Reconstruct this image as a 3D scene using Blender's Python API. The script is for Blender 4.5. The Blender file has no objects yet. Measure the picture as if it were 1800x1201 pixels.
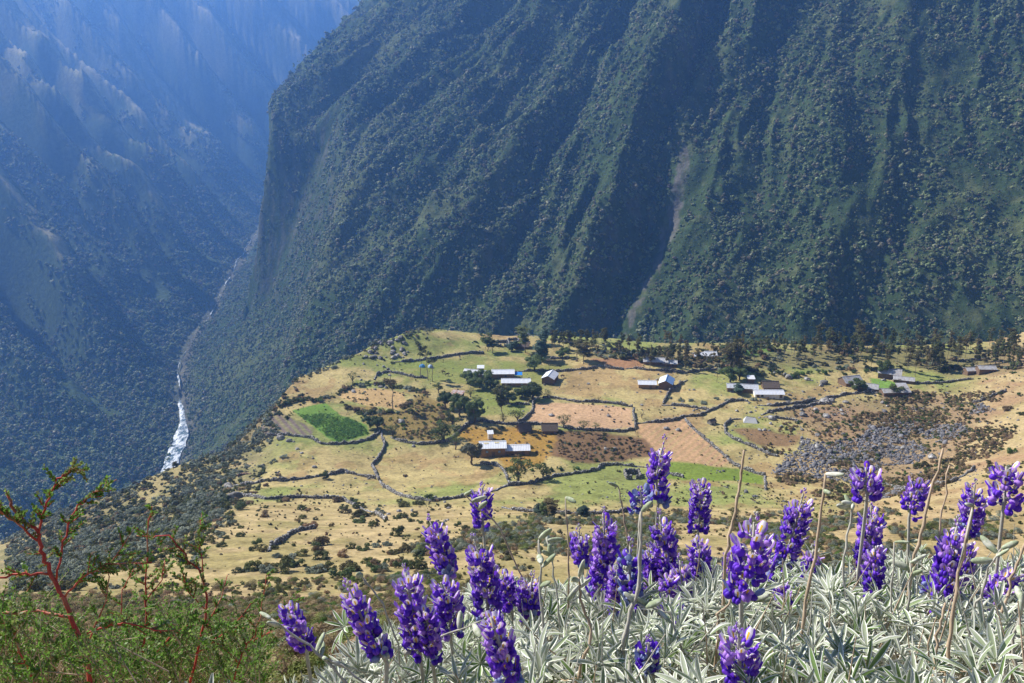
import bpy, math, random
import numpy as np
from mathutils import Vector, Matrix, Euler
R = math.radians
sc = bpy.context.scene
COL = sc.collection
# ------------------------------------------------------------------ camera, sky, sun, exposure
F, CX, CY = 1559.0, 900.0, 600.5
CAMZ, PITCH = 133.0, R(18)
cam_d = bpy.data.cameras.new('camera'); cam_d.sensor_width = 36; cam_d.lens = 36 * F / 1800
cam_d.clip_start = 0.05; cam_d.clip_end = 20000
cam = bpy.data.objects.new('camera', cam_d); COL.objects.link(cam)
cam.location = (0, 0, CAMZ); cam.rotation_euler = (math.pi / 2 - PITCH, 0, 0)
sc.camera = cam
SUN_EL, SUN_AZ = R(41), math.atan2(-.86, .50)            # azimuth measured from +Y towards +X
sund = Vector((math.sin(SUN_AZ) * math.cos(SUN_EL), math.cos(SUN_AZ) * math.cos(SUN_EL), math.sin(SUN_EL)))
w = bpy.data.worlds.new('World'); sc.world = w; w.use_nodes = True
nt = w.node_tree; bg = nt.nodes['Background']; sky = nt.nodes.new('ShaderNodeTexSky')
sky.sky_type = 'NISHITA'; sky.sun_disc = False; sky.sun_elevation = SUN_EL; sky.sun_rotation = SUN_AZ
sky.altitude = 2500; sky.air_density = 1.0; sky.dust_density = 0.4; sky.ozone_density = 1.5
nt.links.new(sky.outputs[0], bg.inputs[0]); bg.inputs[1].default_value = 0.075
sl = bpy.data.lights.new('sun', 'SUN'); sl.energy = 5.0; sl.angle = R(.5); sl.color = (1, .95, .86)
so = bpy.data.objects.new('sun', sl); COL.objects.link(so)
so.rotation_euler = sund.to_track_quat('Z', 'Y').to_euler()
sc.view_settings.view_transform = 'Standard'; sc.view_settings.look = 'None'
sc.view_settings.exposure = 0.78; sc.view_settings.gamma = 1
sc.cycles.max_bounces = 5; sc.cycles.diffuse_bounces = 3; sc.cycles.glossy_bounces = 2
sc.cycles.transmission_bounces = 3; sc.cycles.volume_bounces = 1; sc.cycles.transparent_max_bounces = 6
# ------------------------------------------------------------------ noise
_rt = np.random.RandomState(7).rand(8, 256, 256)
def vn(x, y, s=0):
    x = np.asarray(x, float); y = np.asarray(y, float)
    xi = np.floor(x).astype(np.int64); yi = np.floor(y).astype(np.int64)
    fx = x - xi; fy = y - yi; fx = fx * fx * (3 - 2 * fx); fy = fy * fy * (3 - 2 * fy)
    T = _rt[s % 8]; o = s * 37
    a = T[(xi + o) & 255, (yi + o) & 255]; b = T[(xi + 1 + o) & 255, (yi + o) & 255]
    c = T[(xi + o) & 255, (yi + 1 + o) & 255]; d = T[(xi + 1 + o) & 255, (yi + 1 + o) & 255]
    return (a + (b - a) * fx) * (1 - fy) + (c + (d - c) * fx) * fy
def fbm(x, y, s=0, n=4, g=.5):
    r = 0; a = 1; t = 0
    for i in range(n):
        r = r + a * vn(x, y, s + i); t += a; a *= g; x = x * 2.03 + 3.1; y = y * 2.03 + 1.7
    return r / t * 2 - 1
def ss(a, b, x):
    t = np.clip((np.asarray(x, float) - a) / (b - a), 0, 1); return t * t * (3 - 2 * t)
def smin(a, b, k): h = np.clip(.5 + .5 * (b - a) / k, 0, 1); return b + (a - b) * h - k * h * (1 - h)
def smax(a, b, k): return -smin(-a, -b, k)
# ------------------------------------------------------------------ heights
_py = np.array([-400, -50, -8, 0, 1.5, 3, 8, 12, 30, 60, 100, 125, 180, 225, 262, 300, 2000.])
_pz = np.array([250, 152, 133.5, 131.4, 131.05, 130.2, 126.4, 123.4, 110.8, 90.4, 65, 51.5, 29, 11, 1, 0, 0.])
_ty = np.concatenate([np.linspace(-400, 0, 200), np.geomspace(.05, 2000, 1500)])
def _prof():
    z = np.interp(_ty, _py, _pz); o = z.copy()
    for k in range(len(_ty)):
        wd = max(.4, abs(_ty[k]) * .06); m = np.abs(_ty - _ty[k]) < wd
        o[k] = z[m].mean() if m.sum() > 3 else z[k]
    return o
_tz = _prof()
def hump(x, y, cx, cy, rx, ry, h): return h * np.exp(-((x - cx) / rx) ** 2 - ((y - cy) / ry) ** 2)
def land(x, y):
    z = np.interp(y, _ty, _tz)
    s = (x - 95) * .809 - (y - 235) * .588
    f = ss(110, 215, y) * (1 - ss(520, 640, y))
    z = z + f * .36 * (np.sqrt(np.maximum(s, 0) ** 2 + 100) - 10) * (s > 0)
    s2 = -(x + 78 + .0 * y) * .94 - (y - 255) * .1
    z = z - ss(90, 150, y) * (1 - ss(300, 340, y)) * .28 * np.maximum(s2, 0)
    z = z + hump(x, y, -52, 405, 26, 16, 7) + hump(x, y, -72, 372, 14, 20, 2.5)
    amp = ss(15, 120, y)
    z = z + amp * (1.5 * fbm(x / 42, y / 42, 1, 3) + .35 * fbm(x / 9, y / 9, 3, 3)) + (1 - amp) * .25 * fbm(x / 4, y / 4, 4, 3) * ss(1.5, 6, y)
    return z
def ray(px, py):
    px = np.asarray(px, float); py = np.asarray(py, float)
    a = (px - CX) / F; b = -(py - CY) / F; c, s = math.cos(PITCH), math.sin(PITCH)
    d = np.stack([a, c + b * s, -s + b * c], -1)
    return d / np.linalg.norm(d, axis=-1, keepdims=True)
def hit(px, py, fn):
    d = ray(np.atleast_1d(px), np.atleast_1d(py)); n = len(d); T = np.geomspace(.5, 6500, 800); T = T * 1.0; res = []
    for c in range(0, n, 100):
        dd = d[c:c + 100]; p = dd[:, None, :] * T[None, :, None]; f = fn(p[..., 0].ravel(), p[..., 1].ravel()).reshape(p.shape[:2])
        b = (CAMZ + p[..., 2]) < f; i = np.where(b.any(1), b.argmax(1), len(T) - 1); hi = T[i]; lo = T[np.maximum(i - 1, 0)]
        for k in range(14):
            m = (lo + hi) / 2; q = dd * m[:, None]; u = (CAMZ + q[:, 2]) < fn(q[:, 0], q[:, 1]); hi = np.where(u, m, hi); lo = np.where(u, lo, m)
        q = dd * hi[:, None]; res.append(np.stack([q[:, 0], q[:, 1], CAMZ + q[:, 2]], -1))
    return np.concatenate(res)
def proj(x, y, z):
    c, s = math.cos(PITCH), math.sin(PITCH); z = z - CAMZ
    dep = y * c - z * s; up = y * s + z * c
    return CX + F * x / dep, CY - F * up / dep, dep
EDGE_PX = [(760, 579), (728, 581), (700, 590), (655, 605), (620, 625), (575, 643), (525, 663), (500, 690), (478, 722), (455, 760), (430, 785),
           (395, 796), (350, 806), (300, 822), (262, 840), (235, 856), (190, 872), (150, 885), (105, 900), (60, 922), (20, 945), (-40, 965)]
_e = hit([p[0] for p in EDGE_PX], [p[1] for p in EDGE_PX], land)[:, :2]
RIM_PX = [(850, 587), (930, 589), (1040, 594), (1150, 600), (1300, 602), (1450, 605), (1600, 606), (1790, 600)]
_r = hit([p[0] for p in RIM_PX], [p[1] for p in RIM_PX], lambda x, y: np.zeros_like(x))[:, :2]
LANDPOLY = np.concatenate([_e, [(-190, 90), (-260, -60), (-300, -400), (900, -400), (900, 560), (420, 500)], _r[::-1]])
def seg_dist(x, y, P, closed=False):
    n = len(P); best = np.full(np.shape(x), 1e18); along = np.zeros(np.shape(x)); acc = 0
    for i in range(n if closed else n - 1):
        a = P[i]; b = P[(i + 1) % n]; ab = b - a; L2 = max(1e-9, ab @ ab)
        t = np.clip(((x - a[0]) * ab[0] + (y - a[1]) * ab[1]) / L2, 0, 1)
        q = (x - a[0] - t * ab[0]) ** 2 + (y - a[1] - t * ab[1]) ** 2
        m = q < best; best = np.where(m, q, best); along = np.where(m, acc + t * math.sqrt(L2), along); acc += math.sqrt(L2)
    return np.sqrt(best), along
def inside(x, y, P):
    r = np.zeros(np.shape(x), bool); n = len(P)
    for i in range(n):
        a = P[i]; b = P[(i + 1) % n]
        if a[1] == b[1]: continue
        c = ((a[1] > y) != (b[1] > y)) & (x < (b[0] - a[0]) * (y - a[1]) / (b[1] - a[1]) + a[0]); r ^= c
    return r
RIVER = np.array([(-900, -900), (-560, -100), (-400, 350), (-345, 620), (-365, 820), (-381, 911), (-392, 980), (-421, 1052), (-447, 1111), (-481, 1218), (-501, 1342),
                  (-517, 1494), (-552, 1732), (-606, 2101), (-685, 2610), (-560, 2900), (-250, 3150), (400, 3300), (1500, 3400)], float)
RL = np.concatenate([[0], np.cumsum(np.linalg.norm(np.diff(RIVER, axis=0), axis=1))])
def river_z(al): return np.interp(al, [0, RL[5], RL[12], RL[14], RL[18]], [-345, -306, -270, -262, -240])
def river_side(x, y):                                    # + right bank, - left bank, by the sign to the nearest segment
    yy = np.clip(y, -800, 2600); xr = np.interp(yy, RIVER[:15, 1], RIVER[:15, 0])
    s = np.where(x > xr, 1, -1); return np.where((y > 2610) & (x > -685), np.where(y < 2950, 1, -1), s)
CONE = (612, 1932)
KP = np.array([(-228, 880), (-250, 985), (-297, 1132), (-344, 1311), (-262, 1557), (-150, 1900), (150, 2350), (900, 2600)], float)
GULLY = np.array([(-2000, 0), (-1190, 0), (-1110, 12), (-1060, -14), (-960, 18), (-905, -16), (-800, 12), (-700, 16), (-655, -26), (-580, 4), (-545, 24), (-512, -18), (-495, -6), (-440, 26), (-400, 4), (-330, 16), (-300, -16), (-180, 10), (-90, 20), (-50, -24), (40, 16), (150, 4), (900, 0)], float)
def wallm(x, y, dr, rz):
    dx = x - CONE[0]; dy = y - CONE[1]; d = np.hypot(dx, dy); th = np.arctan2(dx, -dy) * 1200
    th = th + 26 * fbm(x / 160, y / 160, 2, 3)
    w0 = th + 45 * fbm(x / 300, y / 300, 6, 2); w1 = w0 + .30 * (d - 1250); big = 1 - np.abs(2 * vn(w1 / 190 + .35, d / 900, 5) - 1)
    gl = np.interp(w0, GULLY[:, 0], GULLY[:, 1]); w2 = th + 22 * fbm(x / 90, y / 90, 1, 3) + .24 * (d - 1250)
    v2 = 1 - np.abs(2 * vn(w2 / 95 + 9, d / 300, 3) - 1); sm = 1 - np.abs(2 * vn(w2 / 40, d / 120, 6) - 1); s3 = 1 - np.abs(2 * vn(w2 / 17, d / 50, 1) - 1)
    brk = np.clip(.35 + 1.5 * vn(x / 130 + 3, y / 130, 7), .1, 1.3) * (1 - .7 * ss(-600, -380, th)); up = ss(-160, -40, -55 + .8 * (1255 - d))
    calm = 1 - .6 * ss(-520, -300, th)
    f = -55 + .8 * (1255 - d) + ((.45 + .55 * calm) * 44 * (big - .6) + gl * (.15 + .85 * calm) + brk * (28 * (v2 - .5) + 20 * (sm - .5)) + (12 - 5 * ss(-560, -400, th)) * (s3 - .5)) * (.5 + .5 * up) + 9 * fbm(x / 40, y / 40, 1, 4)
    # the slide gully
    foot = rz + .95 * dr + 1.5 * np.maximum(dr - 120, 0) + 420 * ss(1165, 1265, y) + 10 * fbm(x / 60, y / 60, 3, 3)
    t = smin(f, foot, 25)
    kd, ka = seg_dist(x, y, KP); xk = np.interp(y, KP[:, 1], KP[:, 0]) + 16 * fbm(y / 55, y / 300, 4, 4)
    left = (x < xk) & (y > 1150) | ((y > 2350) & (x < 900) & (kd > 0) & (x < xk))
    cut = np.where(left, kd + 14 * fbm(x / 26, y / 26, 2, 4) * ss(0, 12, kd), 0)
    talus = rz + .62 * dr + 8 * fbm(x / 45, y / 45, 1, 3)
    return np.where(left, np.maximum(t - 8 * np.maximum(cut, 0) * ss(1165, 1265, y), np.minimum(t, talus)), t)
_pk = [(330, 30, 55), (470, 40, 60), (612, 70, 62), (740, 40, 60), (829, 88, 58), (954, 78, 56), (1081, 95, 60), (1230, 70, 60), (1400, 95, 70), (1560, 70, 60), (1740, 100, 80), (1950, 80, 80), (2200, 100, 90), (2500, 90, 90), (2850, 80, 90)]
_cw = np.array([-2000.] + [v for p_, h_, w_ in _pk for v in (p_ - 62, p_, p_ + w_ * .55)] + [9000.]); _cz = np.array([0.] + [v for p_, h_, w_ in _pk for v in (-h_ * .7, h_, h_ * .86)] + [0.])
def lridge(x, y):
    wx = x + 20 * fbm(x / 240, y / 240, 4, 3); wy = y + 20 * fbm(x / 240, y / 240, 6, 3); return .6 * wx + .8 * wy
def leftm(x, y, dr, rz):
    wv = lridge(x, y); t = -.8 * x + .6 * y; ta = t - 1001
    c = np.interp(wv, _cw, _cz); sub = 1 - np.abs(2 * vn(wv / 34, t / 230, 2) - 1); s2 = 1 - np.abs(2 * vn(wv / 80 + .4, t / 160, 5) - 1)
    near = ss(40, 260, dr)
    p = -300 + .30 * ta + .34 * np.maximum(ta - 230, 0) * ss(230, 500, ta) - 10 + (c * 2.0 + 22 * (sub - .5) + 24 * (s2 - .6)) * (.3 + .7 * near) + 12 * fbm(x / 130, y / 130, 2, 2) + 14 * fbm(x / 50, y / 50, 5, 4)
    q = rz + .5 * dr + .35 * np.maximum(dr - 220, 0) + 44 * (s2 - .5) * near + 30 * (sub - .5) * near + c * 1.2 * ss(10, 180, dr) + 10 * fbm(x / 50, y / 50, 3, 3)
    g = smin(p, q, 30)
    # near cliff
    cl = (1 - ss(700, 860, y)) * ss(60, 110, dr)
    return g + cl * 80
def farm(x, y):
    th = x + 120 * fbm(x / 500, y / 500, 2, 3)
    r = 1 - np.abs(((th / 520 + .2) % 1) * 2 - 1); r2 = 1 - np.abs(2 * vn(th / 120, y / 700, 3) - 1)
    return -250 + .62 * (y - 3500 + .35 * (x + 900)) + 150 * (r - .5) + 60 * (r2 - .5) + 25 * fbm(x / 120, y / 120, 1, 4)
def H(x, y, cls=False):
    x = np.asarray(x, float); y = np.asarray(y, float)
    sh = x.shape; x = x.ravel(); y = y.ravel(); nn = len(x)
    L = np.full(nn, -1e4); out = np.full(nn, 1e3); ins = np.zeros(nn, bool); j = (y < 800) & (x < 1000)
    if j.any():
        xj, yj = x[j], y[j]; Lj = land(xj, yj); ij = inside(xj, yj, LANDPOLY); oj = np.zeros(len(xj)); q = ~ij
        if q.any(): oj[q] = seg_dist(xj[q], yj[q], LANDPOLY, True)[0]
        Lj = Lj - np.where(oj > 0, 1.02 * oj + 3.5 * (1 - np.exp(-oj / 2.5)) + 5 * fbm(xj / 14, yj / 14, 2, 4) * ss(1, 14, oj), 0)
        L[j] = Lj; out[j] = oj; ins[j] = ij
    z = L.copy(); k = np.zeros(nn, int); dr = np.full(nn, 1e3); j = ~ins
    if j.any():
        z[j], k[j], dr[j] = mount(x[j], y[j], L[j])
    if cls: return z, k, dr, out, ins
    return z.reshape(sh)
def mount(x, y, L):
    dr, al = seg_dist(x, y, RIVER); rz = river_z(al); side = river_side(x, y)
    dr2 = np.maximum(dr - 9, 0)
    m = np.where(side > 0, wallm(x, y, dr2, rz), leftm(x, y, dr2, rz))
    m = np.where((y < 700) & (side > 0), np.where(x < -150, rz + 1.0 * dr2 * .3, m), m)
    m = np.where(m > 330, 330 + 120 * (1 - np.exp(-(m - 330) / 400)), m)
    fm = farm(x, y); fm = np.where(fm > 440, 440 + 50 * (1 - np.exp(-(fm - 440) / 300)), fm); z = np.maximum(m, np.where(y > 2500, fm, -1e4))
    z = np.maximum(np.maximum(L, z), rz - 3 + .15 * dr2)
    return z, np.where(L >= z - .01, 0, np.where((fm >= z - .01) & (y > 2500), 3, np.where(side > 0, 1, 2))), dr
def G(px, py):
    return hit(px, py, H)

def crest_d(x, y):
    wv = lridge(x, y); return np.min([np.abs(wv - (p_ + 12)) for p_, h_, w_ in _pk], axis=0)
# ------------------------------------------------------------------ helpers
def tag(o, label=None, cat=None, group=None, kind=None):
    if label: o['label'] = label
    if cat: o['category'] = cat
    if group: o['group'] = group
    if kind: o['kind'] = kind
    return o
def empty(name, loc=(0, 0, 0), rz=0):
    o = bpy.data.objects.new(name, None); COL.objects.link(o); o.location = loc; o.rotation_euler = (0, 0, rz); o.empty_display_size = .2; return o
def link(name, me, parent=None, loc=None):
    o = bpy.data.objects.new(name, me); COL.objects.link(o)
    if parent: o.parent = parent
    if loc is not None: o.location = loc
    return o
def mesh_np(name, V, Fq=None, Ft=None, mats=(), mi=None, col=None, smooth=False):
    me = bpy.data.meshes.new(name); V = np.asarray(V, np.float32)
    Fq = np.zeros((0, 4), np.int32) if Fq is None or len(Fq) == 0 else np.asarray(Fq, np.int32)
    Ft = np.zeros((0, 3), np.int32) if Ft is None or len(Ft) == 0 else np.asarray(Ft, np.int32)
    me.vertices.add(len(V)); me.vertices.foreach_set('co', V.ravel())
    nl = Fq.size + Ft.size; me.loops.add(nl)
    me.loops.foreach_set('vertex_index', np.concatenate([Fq.ravel(), Ft.ravel()]))
    st = np.concatenate([np.arange(len(Fq)) * 4, Fq.size + np.arange(len(Ft)) * 3]).astype(np.int32)
    me.polygons.add(len(st)); me.polygons.foreach_set('loop_start', st)
    if mi is not None: me.polygons.foreach_set('material_index', np.asarray(mi, np.int32))
    if smooth: me.polygons.foreach_set('use_smooth', np.ones(len(st), bool))
    for m in mats: me.materials.append(m)
    me.update(calc_edges=True)
    if col is not None:
        a = me.color_attributes.new('land', 'FLOAT_COLOR', 'POINT'); a.data.foreach_set('color', np.asarray(col, np.float32).ravel())
    return me
class MB:
    """collects shapes for ONE mesh"""
    def __init__(s): s.V = []; s.F = []; s.M = []; s.C = None
    def add(s, vs, fs, m=0):
        o = len(s.V); s.V += [tuple(v) for v in vs]; s.F += [tuple(i + o for i in f) for f in fs]; s.M += [m] * len(fs)
    def box(s, c, d, m=0, rz=0, taper=1.0):
        vs = []
        for sz in (-1, 1):
            k = taper if sz > 0 else 1
            for sx, sy in ((-1, -1), (1, -1), (1, 1), (-1, 1)):
                x, y = sx * d[0] / 2 * k, sy * d[1] / 2 * k
                vs.append((c[0] + x * math.cos(rz) - y * math.sin(rz), c[1] + x * math.sin(rz) + y * math.cos(rz), c[2] + sz * d[2] / 2))
        s.add(vs, [(0, 3, 2, 1), (4, 5, 6, 7), (0, 1, 5, 4), (1, 2, 6, 5), (2, 3, 7, 6), (3, 0, 4, 7)], m)
    def tube(s, pts, rad, n=6, m=0, cap=True):
        pts = [Vector(p) for p in pts]; o = len(s.V)
        if not hasattr(rad, '__len__'): rad = [rad] * len(pts)
        prev = None
        for i, p in enumerate(pts):
            t = (pts[min(i + 1, len(pts) - 1)] - pts[max(i - 1, 0)]).normalized()
            if prev is None: u = t.orthogonal().normalized()
            else:
                u = prev - t * prev.dot(t); u = u.normalized() if u.length > 1e-6 else t.orthogonal().normalized()
            prev = u; v = t.cross(u)
            for k in range(n):
                a = 2 * math.pi * k / n; s.V.append(tuple(p + (u * math.cos(a) + v * math.sin(a)) * rad[i]))
        for i in range(len(pts) - 1):
            for k in range(n):
                k2 = (k + 1) % n; s.F.append((o + i * n + k, o + i * n + k2, o + (i + 1) * n + k2, o + (i + 1) * n + k)); s.M.append(m)
        if cap:
            s.F.append(tuple(o + (len(pts) - 1) * n + k for k in range(n))); s.M.append(m)
            s.F.append(tuple(o + k for k in reversed(range(n)))); s.M.append(m)
    def build(s, name, mats, parent=None, smooth=False, loc=None, link_it=True):
        me = bpy.data.meshes.new(name); me.from_pydata(s.V, [], s.F)
        for m in (mats if isinstance(mats, (list, tuple)) else [mats]): me.materials.append(m)
        me.polygons.foreach_set('material_index', s.M)
        if smooth: me.polygons.foreach_set('use_smooth', [True] * len(s.F))
        me.update()
        return link(name, me, parent, loc) if link_it else me
# ------------------------------------------------------------------ materials
def mat(name, color=(.5, .5, .5), rough=.85, var=.25, scale=4, bump=0, bscale=None, attr=None, attrib_var=None, rnd=0, trans=0, spec=.25, metal=0, c2=None, c2scale=None, c2lo=.45, c2hi=.6, hue=0):
    m = bpy.data.materials.new(name); m.use_nodes = True; n = m.node_tree.nodes; l = m.node_tree.links
    b = n['Principled BSDF']; b.inputs['Roughness'].default_value = rough; b.inputs['Specular IOR Level'].default_value = spec; b.inputs['Metallic'].default_value = metal
    tc = n.new('ShaderNodeTexCoord'); src = None
    if attr:
        a = n.new('ShaderNodeAttribute'); a.attribute_name = attr; src = a.outputs['Color']
    else:
        a = n.new('ShaderNodeRGB'); a.outputs[0].default_value = (*color, 1); src = a.outputs[0]
    def noise(s, det=3, ro=.6):
        t = n.new('ShaderNodeTexNoise'); t.inputs['Scale'].default_value = s; t.inputs['Detail'].default_value = det; t.inputs['Roughness'].default_value = ro
        l.new(tc.outputs['Object'], t.inputs['Vector']); return t
    if c2:
        t = noise(c2scale or scale, 4); mr = n.new('ShaderNodeMapRange'); mr.inputs[1].default_value = c2lo; mr.inputs[2].default_value = c2hi; l.new(t.outputs[0], mr.inputs[0])
        mx = n.new('ShaderNodeMix'); mx.data_type = 'RGBA'; l.new(mr.outputs[0], mx.inputs[0]); l.new(src, mx.inputs[6]); mx.inputs[7].default_value = (*c2, 1); src = mx.outputs[2]
    if var:
        t = noise(scale, 4, .65); mr = n.new('ShaderNodeMapRange'); mr.inputs[1].default_value = .3; mr.inputs[2].default_value = .7
        mr.inputs[3].default_value = 1 - var; mr.inputs[4].default_value = 1 + var; l.new(t.outputs[0], mr.inputs[0])
        mm = n.new('ShaderNodeVectorMath'); mm.operation = 'SCALE'; l.new(src, mm.inputs[0]); l.new(mr.outputs[0], mm.inputs['Scale']); src = mm.outputs[0]
    if rnd:
        oi = n.new('ShaderNodeObjectInfo'); mr = n.new('ShaderNodeMapRange'); mr.inputs[3].default_value = 1 - rnd; mr.inputs[4].default_value = 1 + rnd; l.new(oi.outputs['Random'], mr.inputs[0])
        mm = n.new('ShaderNodeVectorMath'); mm.operation = 'SCALE'; l.new(src, mm.inputs[0]); l.new(mr.outputs[0], mm.inputs['Scale']); src = mm.outputs[0]
        if hue:
            wn = n.new('ShaderNodeTexWhiteNoise'); wn.noise_dimensions = '1D'; l.new(oi.outputs['Random'], wn.inputs['W'])
            h = n.new('ShaderNodeHueSaturation'); l.new(src, h.inputs['Color']); mr = n.new('ShaderNodeMapRange'); mr.inputs[3].default_value = .5 - hue; mr.inputs[4].default_value = .5 + hue
            l.new(wn.outputs[0], mr.inputs[0]); l.new(mr.outputs[0], h.inputs['Hue']); src = h.outputs[0]
    l.new(src, b.inputs['Base Color'])
    if bump:
        t = noise(bscale or scale, 5, .65); bp = n.new('ShaderNodeBump'); bp.inputs['Strength'].default_value = 1; bp.inputs['Distance'].default_value = bump
        l.new(t.outputs[0], bp.inputs['Height']); l.new(bp.outputs[0], b.inputs['Normal'])
    if trans:
        tr = n.new('ShaderNodeBsdfTranslucent'); l.new(src, tr.inputs[0]); ms = n.new('ShaderNodeMixShader'); ms.inputs[0].default_value = trans
        l.new(b.outputs[0], ms.inputs[1]); l.new(tr.outputs[0], ms.inputs[2]); l.new(ms.outputs[0], n['Material Output'].inputs[0])
    return m
# ------------------------------------------------------------------ terrain
def P(pts): return hit([p[0] for p in pts], [p[1] for p in pts], H)[:, :2]
PATCH = [  # colour, outline in the photo's plan, edge softness (m)
 ((.11, .20, .035), [(512, 722), (572, 709), (600, 730), (643, 748), (650, 764), (612, 774), (592, 779), (572, 766), (548, 748)], .8),
 ((.15, .115, .10), [(462, 742), (500, 728), (520, 738), (550, 752), (548, 766), (500, 766), (455, 770)], .8),
 ((.42, .28, .13), [(597, 688), (620, 682), (670, 684), (708, 692), (715, 706), (700, 722), (672, 716), (640, 712), (600, 700)], 1.5),
 ((.20, .145, .05), [(612, 712), (700, 724), (740, 690), (790, 720), (800, 752), (760, 776), (700, 772), (672, 760)], 3),
 ((.46, .29, .17), [(937, 710), (975, 707), (1050, 712), (1110, 718), (1116, 752), (1060, 756), (985, 748), (930, 742)], 2),
 ((.44, .27, .15), [(1118, 748), (1205, 738), (1290, 815), (1260, 822), (1185, 812), (1130, 770)], 1.2),
 ((.15, .085, .048), [(975, 757), (1060, 760), (1130, 772), (1150, 800), (1100, 812), (1010, 815), (965, 800)], 3),
 ((.30, .175, .04), [(800, 752), (930, 752), (975, 760), (960, 815), (900, 830), (850, 790), (812, 770)], 3),
 ((.14, .20, .03), [(1150, 816), (1200, 812), (1300, 822), (1345, 838), (1340, 850), (1290, 846), (1160, 842)], 2.5),
 ((.20, .12, .065), [(1290, 755), (1350, 755), (1400, 770), (1390, 790), (1330, 782)], 4),
 ((.24, .155, .10), [(1425, 715), (1500, 718), (1520, 745), (1450, 742), (1405, 735)], 2),
 ((.26, .17, .10), [(1380, 730), (1450, 780), (1500, 860), (1620, 850), (1700, 790), (1740, 720), (1660, 690), (1560, 690)], 8),
 ((.10, .20, .04), [(1306, 613), (1360, 612), (1368, 628), (1310, 628)], 2),
 ((.19, .15, .075), [(1010, 612), (1150, 622), (1260, 628), (1400, 615), (1560, 612), (1790, 605), (1795, 650), (1640, 655), (1560, 640), (1480, 650), (1400, 645), (1300, 650), (1200, 640), (1060, 632)], 9),
 ((.13, .24, .045), [(1528, 664), (1560, 668), (1590, 680), (1560, 692), (1530, 682)], 2),
 ((.17, .20, .05), [(700, 640), (800, 628), (880, 640), (1000, 640), (960, 690), (860, 690), (760, 668)], 10),
 ((.17, .21, .05), [(820, 690), (930, 686), (920, 735), (840, 730)], 5),
 ((.30, .16, .085), [(1040, 632), (1120, 628), (1140, 648), (1080, 650)], 3),
]
FRP = None
def land_colour(x, y, z, k, dr, out, ins, nz):
    res = np.zeros((len(x), 3))
    for c_ in range(4):
        j = k == c_
        if j.any(): res[j] = _lc(c_, x[j], y[j], z[j], dr[j], out[j], nz[j])
    return res
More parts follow.
